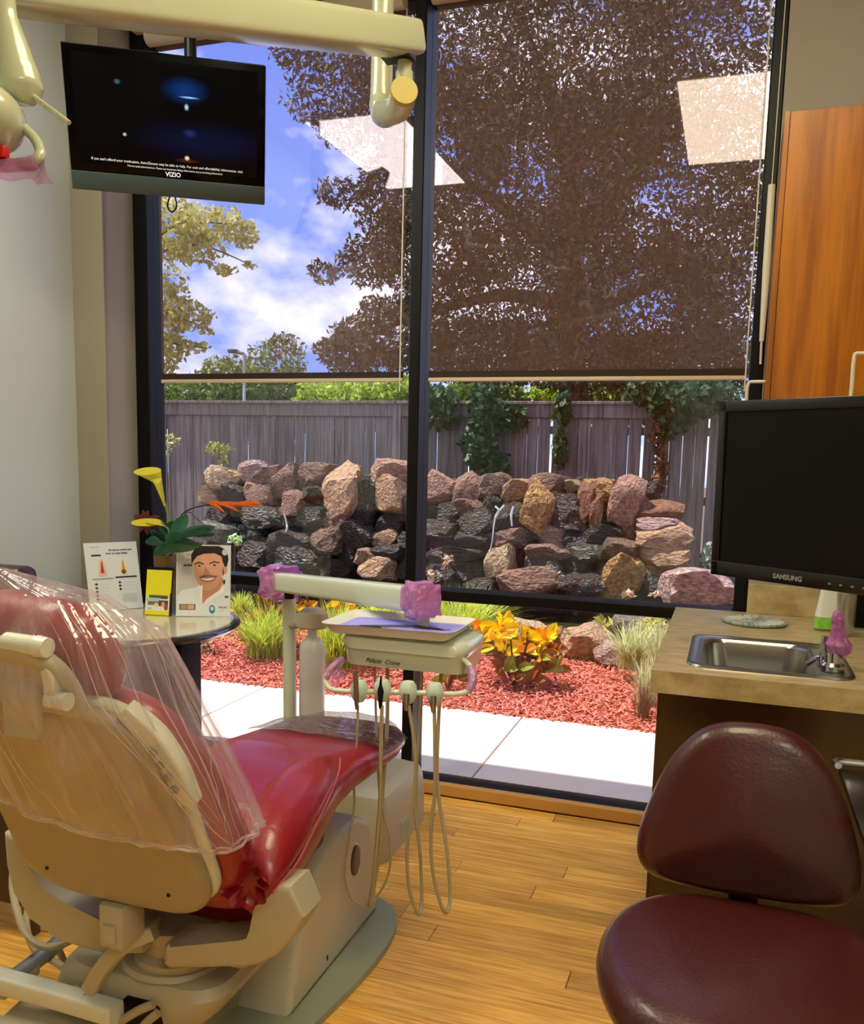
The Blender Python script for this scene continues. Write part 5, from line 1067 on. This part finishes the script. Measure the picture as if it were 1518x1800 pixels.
# trickles of water
M_WATER = clear_mat('falling_water', '#f4f8fa', 0.6, gloss=0.2, rough=0.1)
for pp in ([(886, 888), (872, 905), (868, 925), (864, 950), (860, 975)], [(902, 890), (898, 905), (900, 925)], [(500, 905), (504, 925), (503, 935)], [(870, 890), (876, 898), (870, 912)]):
    MB().tube([at(x+2*math.sin(k*3), y_, 8.02-0.01*k) for k, (x, y_) in enumerate(pp)], [0.010, 0.011, 0.008, 0.005, 0.004][:len(pp)], 6, sub=8).build('water_trickle', M_WATER, wf_, 'white trickle of falling water')
b_ = stone(1222, 1034, 116, 62, 'P', 7.75, 0, None, i=4, name='boulder'); tag(b_, 'large pink-grey boulder at the right end of the rock wall', 'boulder')
for i, (x, y_, w_, h_, k, Y, lab) in enumerate(((1030, 1130, 86, 54, 'T', 6.45, 'round tan boulder bordering the mulch bed, largest of the bed stones'), (1078, 1148, 64, 34, 'P', 6.3, 'pale pink flat stone at the right of the tan boulder'), (978, 1124, 36, 46, 'R', 6.6, 'reddish stone just left of the large tan boulder in the bed'), (930, 1108, 56, 30, 'C', 6.75, 'cream flat stone half behind the yellow croton bush'),
        (438, 1106, 40, 34, 'B', 6.3, 'brown stone at the bed edge right of the round table'), (400, 1112, 40, 26, 'C', 6.35, 'pale stone partly hidden by the round table rim'), (690, 1090, 60, 24, 'R', 7.0, 'reddish stone behind the long grass and the instrument tray'), (1120, 1130, 46, 26, 'R', 6.7, 'small rosy stone behind the pale grass on the right'), (1110, 1094, 60, 24, 'Y', 7.0, 'grey stone at the pond edge under the window rail'))):
    o = stone(x, y_, w_, h_, k, Y, 0, None, i=i+2, name='border_stone'); tag(o, lab, 'stone', 'border stones of the mulch bed')

# fence
YF = 10.0
fe = thing('wooden_fence', 'tall weathered grey picket fence behind the rock waterfall', 'fence', (-3, YF, -0.06))
M_PICK = mat('weathered_wood', '#8d7f78', 0.85, var=0.9, vscale=2.2, col2='#5a4c44', stretch=(16, 16, 0.7), rnd=0.22, bump=0.3, bscale=12)
pks = []
for j, w_ in enumerate((0.126, 0.132, 0.137)):
    o = MB().box(0, w_, 0, 0.018, -0.06, 2.02, bev=0.003, seg=1).build('picket', M_PICK, None, smooth=False); pks.append(o.data); bpy.data.objects.remove(o)
x = -8.6; rr = random.Random(9); zt = at(700, 707, YF).z
while x < 1.6:
    j = rr.randrange(3); o = bpy.data.objects.new('picket', pks[j]); C.objects.link(o); o.parent = fe; o.location = (x+3, rr.uniform(0, 0.006), 0.06); o.rotation_euler = (0, rr.uniform(-0.004, 0.004), 0)
    x += (0.126, 0.132, 0.137)[j]+(rr.choice((0.002, 0.004, 0.008)) if x < -2.2 else rr.choice((0.003, 0.010, 0.018, 0.024)))
for a_, b2 in ((-8.6, -3.86), (-3.84, -1.4), (-1.395, 1.6)):
    MB().box(a_, b2, YF-0.028, YF-0.002, zt-0.17, zt-0.022, bev=0.003).build('fascia_board', M_PICK, fe, smooth=False)
    MB().box(a_, b2, YF-0.06, YF+0.09, zt-0.022, zt+0.012, bev=0.004).build('cap_board', M_PICK, fe, smooth=False)
for z_ in (0.35, 1.05, 1.8): MB().box(-8.6, 1.6, YF+0.026, YF+0.064, z_-0.045, z_+0.045).build('rail', M_PICK, fe, smooth=False)
for x_ in (-8.4, -6.1, -3.86, -1.5, 0.8): MB().box(x_, x_+0.09, YF+0.024, YF+0.115, -0.06, zt-0.03).build('post', M_PICK, fe, smooth=False)
MB().box(-3.90, -3.80, YF-0.034, YF-0.004, -0.06, zt-0.02).build('joint_batten', M_PICK, fe, smooth=False)
MB().box(-2.0, 1.6, YF-0.45, YF-0.40, 0.02, 0.10).build('bottom_board', M_PICK, fe, smooth=False)

# ------------------------------------------------------------------ planting
def clump(name, lab, cat, px, py, Y, hpx, wpx, n, m, lean=0.5, bw=0.010, seed=1, grp=None):
    rg = np.random.default_rng(seed); base = at(px, py, Y); base.z = max(base.z, -0.01); s_ = base.length/F_PX*1.02; hh = hpx*s_; ww = wpx*s_/2
    V = []; Fq = []; k = 0; AT = []
    for i in range(n):
        a = rg.uniform(0, 2*PI); l = hh*rg.uniform(0.6, 1.15); le = rg.uniform(0.1, 1.0)*ww*1.1; b0 = np.array([base.x+rg.normal(0, ww*0.13), base.y+rg.normal(0, ww*0.13), base.z]); dr = np.array([math.cos(a), math.sin(a), 0]); sd_ = np.array([-math.sin(a), math.cos(a), 0])
        w0 = bw*rg.uniform(0.6, 1.2); col = rg.uniform(0, 1)
        for j in range(5):
            t = j/4; p = b0+dr*le*t**1.7+np.array([0, 0, l*(t-0.32*lean*(le/ww)*t*t*1.4)]); w_ = w0*(1-t**2.2)+0.0005
            V += [p-sd_*w_/2, p+sd_*w_/2]
            if j: Fq.append([k+2*j-2, k+2*j-1, k+2*j+1, k+2*j]); AT.append(col)
        k += 10
    me = npmesh(name, np.array(V), np.array(Fq), m, np.array(AT)); o = link(name, me, None, None, origin=base)
    return tag(o, lab, cat, grp)
M_G1 = mat('grass_lime', '#bcc848', 0.5, rnd=0.4, attr='rnd', trans=0.35); M_G2 = mat('grass_pale', '#c2c890', 0.5, rnd=0.3, attr='rnd', trans=0.3); M_GC = mat('ground_cover_leaf', '#c8cc3c', 0.5, rnd=0.4, attr='rnd', trans=0.3); M_G3 = mat('grass_brown', '#6d4a34', 0.6, rnd=0.4, attr='rnd')
clump('grass_clump', 'lime green arching grass clump behind the instrument tray, right of the centre post', 'grass', 812, 1130, 6.4, 96, 230, 640, M_G1, seed=2)
clump('grass_clump', 'arching yellow-green grass clump left of the water bottle', 'grass', 470, 1182, 5.5, 96, 210, 520, M_G1, seed=3, bw=0.009)
clump('grass_clump', 'bright grass clump between the water bottle and the instrument tray', 'grass', 592, 1190, 5.4, 122, 170, 520, M_G1, seed=4)
clump('grass_clump', 'low grass tuft behind the arm of the delivery unit', 'grass', 690, 1122, 6.7, 60, 170, 420, M_G1, seed=5)
clump('grass_clump', 'pale trailing grass at the front right corner of the mulch bed', 'grass', 1135, 1240, 5.3, 90, 90, 200, M_G2, seed=12, bw=0.006)
clump('grass_clump', 'pale striped grass clump at the right of the bed near the sink counter', 'grass', 1112, 1176, 5.9, 84, 150, 360, M_G2, seed=6, bw=0.010)
clump('grass_clump', 'tall pale grass against the counter edge at the right of the bed', 'grass', 1158, 1200, 5.6, 110, 90, 240, M_G2, seed=7, bw=0.009)
clump('dry_grass', 'dark brown wispy grass at the front right of the mulch bed', 'grass', 1130, 1262, 5.0, 66, 80, 140, M_G3, seed=8, bw=0.004, lean=0.3)
clump('grass_clump', 'yellow-green ground cover right of the advert card', 'grass', 425, 1085, 6.9, 40, 70, 220, M_G1, seed=10)

M_CROT = [mat('croton_yellow', '#f8d41c', 0.4, trans=0.35), mat('croton_orange', '#e08a1e', 0.4, trans=0.3), mat('croton_green', '#8a8f28', 0.4, trans=0.2), mat('croton_bronze', '#8a4a20', 0.45, trans=0.15)]
def croton(px, py, Y, hpx, wpx, n, lab, seed, big=1.0):
    rg = random.Random(seed); base = at(px, py, Y); base.z = 0.0; s_ = base.length/F_PX; hh, ww = hpx*s_, wpx*s_/2
    t = thing('croton_bush', lab, 'shrub', base, 'croton bushes in the mulch bed')
    sb = MB()
    for k in range(7):
        a = rg.uniform(0, 2*PI); sb.tube([base, base+Vector((math.cos(a)*ww*.35, math.sin(a)*ww*.35, hh*.4)), base+Vector((math.cos(a)*ww*.7, math.sin(a)*ww*.7, hh*.8))], 0.006, 6)
    sb.build('stem', M_G3, t)
    tips = [Vector((rg.uniform(-.75, .75)*ww, rg.uniform(-.5, .5)*ww, rg.uniform(0.12, 0.85)*hh)) for _ in range(max(5, n//9))]
    for k in range(n):
        c_ = tips[k % len(tips)]; a = rg.uniform(0, 2*PI); e = rg.uniform(-0.1, 1.1); l = big*rg.uniform(0.09, 0.15)
        d = Vector((math.cos(a)*math.cos(e), math.sin(a)*math.cos(e), math.sin(e))); p0 = base+c_; f_ = c_.z/hh+rg.uniform(-.25, .25)
        m_ = M_CROT[0] if f_ > 0.62 else M_CROT[1] if f_ > 0.5 else M_CROT[2 if rg.random() < .5 else 3]
        blade(p0+d*0.01, p0+d*l, l*0.42, (0, 0, 0.012), 0.35, side=(d.y+.1, -d.x, 0.3), nu=6, nv=3).build('leaf', m_, t)
croton(903, 1200, 5.45, 118, 170, 280, 'yellow and orange croton bush in the mulch bed right of the delivery unit', 1)
croton(484, 1165, 5.8, 128, 140, 200, 'orange and yellow croton bush under the left end of the delivery arm', 2)
croton(572, 1150, 6.0, 110, 100, 120, 'small orange croton bush behind the bottle bracket', 3)
croton(785, 1230, 5.15, 60, 70, 26, 'low croton seedling at the bed edge behind the hanging tubes', 4)

def plstem(px, py, Y, zb=-0.06):
    def f(t):
        p = at(px, py, Y); MB().tube([(p.x+0.03, Y, zb), (p.x-0.01, Y, (p.z+zb)/2), (p.x, Y, p.z)], 0.005, 6).build('stem', M_G3, t)
    return f
def leafplant(name, lab, cat, pts, n, size, m, seed, sig=1.0, asp=0.45, grp=None, stems=None, kind=None):
    """leaf cloud around ellipsoids: pts = (x, y, z, rx, ry, rz, weight)"""
    rg = np.random.default_rng(seed); W_ = np.array([p[6] for p in pts]); W_ = W_/W_.sum(); P = []
    for p, w_ in zip(pts, W_):
        k = max(1, int(n*w_)); d = rg.normal(size=(k, 3)); d /= np.linalg.norm(d, axis=1)[:, None]; r = rg.uniform(0.15, 1, k)**(1/2.2)
        r = r*(1+0.18*np.sin(d[:, 0]*5+p[0])*np.cos(d[:, 2]*6+p[2]))
        P.append(np.array(p[:3])+d*r[:, None]*np.array(p[3:6]))
    P = np.concatenate(P); me = leaves(P, size, asp, m, 'foliage', rg)
    c = Vector((pts[0][0], pts[0][1], 0)); t = thing(name, lab, cat, c, grp)
    fo = link('foliage', me, None, t); fo['kind'] = 'stuff'
    if stems: stems(t)
    return t
M_OAK = mat('oak_leaf', '#5c5030', 0.5, rnd=0.45, attr='rnd', trans=0.25); M_BARK = mat('bark', '#4a3a2c', 0.9, bump=0.8, bscale=20)
M_VINE = mat('vine_leaf', '#2c4a20', 0.5, rnd=0.5, attr='rnd', trans=0.2); M_LITE = mat('light_leaf', '#c2c068', 0.5, rnd=0.4, attr='rnd', trans=0.4); M_FAR = mat('far_leaf', '#6f8436', 0.6, rnd=0.4, attr='rnd', trans=0.35)
def pe(px, py, Y, rx, ry, w_=1.0):        # ellipsoid seen around a measured point
    p = at(px, py, Y); s_ = p.length/F_PX; return (p.x, p.y, p.z, rx*s_, max(rx, ry)*s_*0.8, ry*s_, w_)
def oakstem(t):
    b = at(1010, 690, 12.2); MB().tube([(b.x, 12.2, -0.1), (b.x+0.05, 12.2, 1.6), (b.x-0.1, 12.1, 3.4), (b.x-0.2, 12.0, 6.2)], [0.26, 0.22, 0.18, 0.10], 12).build('trunk', M_BARK, t)
    for pp in ([(1010, 480, 12.1), (900, 380, 12), (790, 300, 11.8), (690, 240, 11.5)], [(1010, 430, 12.1), (1120, 300, 12), (1230, 190, 11.8)], [(1010, 540, 12.1), (880, 520, 12), (720, 560, 11.8), (620, 600, 11.6)], [(1000, 300, 12), (960, 150, 12), (900, 0, 12)], [(1010, 560, 12.1), (1150, 500, 12), (1290, 470, 11.9)]):
        MB().tube([at(*p) for p in pp], [0.12, 0.08, 0.05, 0.02][:len(pp)] if len(pp) == 4 else [0.12, 0.07, 0.03], 8).build('branch', M_BARK, t)
oak = [pe(800, 60, 11.5, 190, 130, 2.2), pe(1010, 100, 12, 220, 170, 4), pe(1230, 100, 12, 170, 180, 3), pe(780, 250, 11.5, 110, 110, 1.5), pe(960, 300, 12, 170, 150, 3.4), pe(1180, 330, 12, 180, 170, 3.6), pe(690, 350, 11.4, 60, 90, .8), pe(760, 440, 11.5, 110, 100, 1.7), pe(930, 500, 12, 150, 130, 2.8), pe(1130, 540, 12, 170, 120, 2.8), pe(1300, 500, 12, 120, 170, 2.0),
       pe(700, 590, 11.5, 110, 70, 1.6), pe(850, 620, 11.8, 120, 60, 1.6), pe(1020, 640, 12, 130, 50, 1.3), pe(1200, 640, 12, 130, 60, 1.6), pe(615, 620, 11.5, 55, 45, .5), pe(560, 170, 11.3, 55, 40, .22), pe(640, 90, 11.3, 90, 50, .6), pe(520, 95, 11.2, 40, 25, .12), pe(620, 220, 11.3, 60, 40, .28), pe(600, 340, 11.3, 45, 26, .14), pe(650, 460, 11.3, 60, 45, .35), pe(570, 480, 11.3, 32, 20, .07), pe(570, 610, 11.4, 22, 16, .05), pe(1000, -130, 12, 400, 130, 3), pe(700, 180, 11.4, 80, 70, .7), pe(500, 610, 11.4, 32, 26, .05)]
leafplant('oak_tree', 'large dense tree filling the view above the fence on the right', 'tree', oak, 115000, 0.095, M_OAK, 21, asp=0.36, stems=oakstem)
lt_ = [pe(300, 400, 8.6, 60, 50, 2.0), pe(370, 395, 8.6, 65, 28, 1.6), pe(425, 410, 8.6, 28, 26, .5), pe(345, 440, 8.6, 50, 24, .8), pe(300, 540, 8.6, 34, 46, 1.2), pe(340, 555, 8.6, 34, 24, .6), pe(305, 610, 8.6, 30, 28, .7), pe(395, 475, 8.6, 20, 9, .15), pe(440, 465, 8.6, 12, 8, .06), pe(350, 610, 8.6, 20, 9, .14), pe(365, 585, 8.6, 14, 6, .05), pe(210, 480, 8.6, 80, 160, 4.5), pe(290, 650, 8.6, 20, 18, .25)]
def ltstem(t):
    b = at(180, 640, 8.6); MB().tube([(b.x, 8.6, -0.1), (b.x, 8.6, 1.6), at(210, 480, 8.6)], [0.09, 0.07, 0.04], 10).build('trunk', M_BARK, t)
    for pp in ([(210, 500, 8.6), (300, 400, 8.6), (420, 395, 8.6)], [(210, 520, 8.6), (290, 550, 8.6), (360, 575, 8.6)], [(205, 480, 8.6), (330, 430, 8.6), (440, 465, 8.6)], [(210, 540, 8.6), (300, 600, 8.6), (360, 610, 8.6)]): MB().tube([at(*p) for p in pp], [0.03, 0.014, 0.005], 6).build('branch', M_BARK, t)
leafplant('leafy_tree', 'light green leafy tree reaching in from the left behind the television', 'tree', lt_, 5600, 0.068, M_LITE, 22, asp=0.6, stems=ltstem)
def farstem(x_, Y): return lambda t: MB().tube([(x_, Y, -0.1), (x_, Y, 2.2)], 0.1, 8).build('trunk', M_BARK, t)
for i, (px, py, Y, rx, ry, lab) in enumerate(((400, 668, 17, 62, 42, 'bushy distant tree just left of the lamp post above the fence'), (480, 655, 18, 62, 62, 'olive green distant tree right of the lamp post above the fence'), (320, 692, 17, 60, 26, 'low hedge above the fence at the far left'), (590, 690, 16, 70, 26, 'bright green shrub above the fence left of the centre post'), (690, 688, 15, 70, 28, 'bright green shrub top above the fence at the centre post'), (1000, 686, 15, 60, 24, 'sunlit green shrub above the fence in the right window bay'), (850, 690, 15, 80, 26, 'green shrub above the fence right of the centre post'), (1120, 690, 15, 80, 28, 'green shrub above the fence toward the cabinet'))):
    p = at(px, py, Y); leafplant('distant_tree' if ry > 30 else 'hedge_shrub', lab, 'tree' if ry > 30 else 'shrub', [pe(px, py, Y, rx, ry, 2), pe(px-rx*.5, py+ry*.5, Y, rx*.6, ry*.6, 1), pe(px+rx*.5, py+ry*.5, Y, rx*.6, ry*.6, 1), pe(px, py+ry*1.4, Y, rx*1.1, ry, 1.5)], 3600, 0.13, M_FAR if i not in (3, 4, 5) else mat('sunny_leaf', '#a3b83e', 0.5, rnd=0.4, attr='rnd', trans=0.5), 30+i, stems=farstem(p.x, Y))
# vines on the fence
vines = [([pe(850, 720, 9.85, 26, 50, 2), pe(845, 790, 9.85, 34, 50, 2.4), pe(872, 820, 9.85, 26, 30, 1), pe(900, 735, 9.85, 26, 26, .9), pe(770, 730, 9.85, 36, 26, 1), pe(765, 700, 9.85, 40, 22, 1)], 'dark green vine hanging over the fence right of the centre post'),
         ([pe(990, 720, 9.85, 14, 30, 1), pe(985, 790, 9.85, 12, 34, 1)], 'thin green vine running down the middle of the fence in the right bay'),
         ([pe(1200, 705, 9.8, 60, 30, 2), pe(1180, 745, 9.8, 30, 24, 1), pe(1240, 700, 9.8, 60, 34, 1.6), pe(1140, 690, 9.8, 40, 22, 1)], 'dark green vine spilling over the fence beside the monitor')]
for i, (pts, lab) in enumerate(vines): leafplant('fence_vine', lab, 'vine', pts, 2600 if i != 1 else 700, 0.085, M_VINE, 50+i, asp=0.6)
leafplant('fence_vine', 'brown dried vine strip on the fence left of the monitor', 'vine', [pe(1158, 760, 9.85, 16, 34, 1), pe(1160, 830, 9.85, 12, 44, 1)], 700, 0.07, mat('dry_vine', '#6b4424', 0.7, rnd=0.4, attr='rnd'), 60)
leafplant('sapling', 'small green sapling growing before the fence behind the left end of the rock wall', 'shrub', [pe(385, 790, 9.3, 26, 12, 1), pe(372, 785, 9.3, 14, 9, .4), pe(392, 815, 9.3, 8, 18, .4)], 210, 0.07, M_LITE, 61, asp=0.5, stems=plstem(385, 790, 9.3))
leafplant('sapling', 'small sapling with a few white leaves before the fence at the left frame', 'shrub', [pe(300, 775, 9.3, 18, 12, 1), pe(292, 790, 9.3, 8, 14, .5)], 60, 0.06, M_LITE, 62, asp=0.5, stems=plstem(300, 775, 9.3))
leafplant('pond_plant', 'small pale leafed plant by the pond right of the advert card', 'plant', [pe(413, 950, 7.2, 13, 10, 1)], 60, 0.055, mat('mint_leaf', '#b8d890', 0.5, trans=0.3, rnd=.2, attr='rnd'), 63, asp=0.5, stems=plstem(413, 950, 7.2, -0.2))
leafplant('pond_plant', 'spindly seedling with pinkish leaves in front of the rocks right of the centre post', 'plant', [pe(785, 985, 7.2, 14, 12, 1), pe(762, 1012, 7.2, 14, 14, .7)], 70, 0.05, mat('peach_leaf', '#c9a88a', 0.5, trans=0.3, rnd=.3, attr='rnd'), 64, asp=0.4, stems=plstem(785, 985, 7.2, -0.2))
leafplant('pond_plant', 'tiny yellow seedling at the foot of the rocks left of the boulder', 'plant', [pe(1105, 1045, 7.2, 14, 7, 1), pe(1150, 1045, 7.2, 12, 6, .6)], 44, 0.05, mat('peach_leaf', '#c9a88a'), 65, asp=0.4, stems=plstem(1105, 1045, 7.2, -0.2))
leafplant('pond_plant', 'green leafed waterside plant behind the tan boulder', 'plant', [pe(1055, 1096, 6.9, 18, 12, 1)], 50, 0.07, M_LITE, 66, asp=0.4, stems=plstem(1055, 1096, 6.9))
leafplant('pond_plant', 'bushy yellow-green plant against the counter by the pond', 'plant', [pe(1150, 1105, 6.6, 34, 26, 1), pe(1160, 1150, 6.4, 22, 30, .8)], 420, 0.06, M_LITE, 67, asp=0.35, stems=plstem(1150, 1105, 6.6))
leafplant('pond_plant', 'grey-green plant in front of the fence beside the monitor', 'plant', [pe(1245, 975, 8.6, 12, 26, 1)], 60, 0.07, mat('sage_leaf', '#8a9a84', 0.6, rnd=.2, attr='rnd'), 68, asp=0.5, stems=plstem(1245, 975, 8.6, -0.2))
gcv = leafplant('ground_cover', 'strip of lime yellow ground cover between the mulch bed and the pond', 'plant', [pe(px, 1084, 6.95, 60, 15, 1) for px in (410, 470, 540, 610, 680)]+[pe(1040, 1120, 6.6, 26, 8, .15)], 2600, 0.06, M_GC, 70, asp=0.4)
leafplant('dry_shrub', 'dark brown and green twiggy shrub beside the pedestal of the round table', 'shrub', [pe(348, 1145, 5.4, 38, 28, 1), pe(335, 1160, 5.4, 26, 20, .5)], 900, 0.035, mat('dry_shrub_leaf', '#6d6a3c', 0.6, rnd=0.5, attr='rnd', col2='#4a2a20', var=0.8, vscale=20), 71, asp=0.35, stems=plstem(345, 1150, 5.4, -0.02))
# lamp post far behind the fence
lp0 = at(429, 690, 14.5)
lpt = thing('street_lamp', 'thin pale street lamp post rising behind the fence', 'street lamp', (lp0.x, 14.5, -0.1))
MB().tube([(lp0.x, 14.5, -0.1), (lp0.x, 14.5, at(428, 622, 14.5).z)], 0.026, 10, False).build('pole', mat('pole_pale', '#c9cdd0', 0.5), lpt)
MB().tube([at(428, 622, 14.5), at(412, 618, 14.5)], 0.03, 8, False).build('lamp_arm', mat('pole_dark', '#55554c', 0.5), lpt)
MB().box(at(403, 618, 14.5).x, at(417, 618, 14.5).x, 14.42, 14.58, at(410, 621, 14.5).z, at(410, 614, 14.5).z, bev=0.02).build('lamp', mat('pole_dark', '#55554c'), lpt)
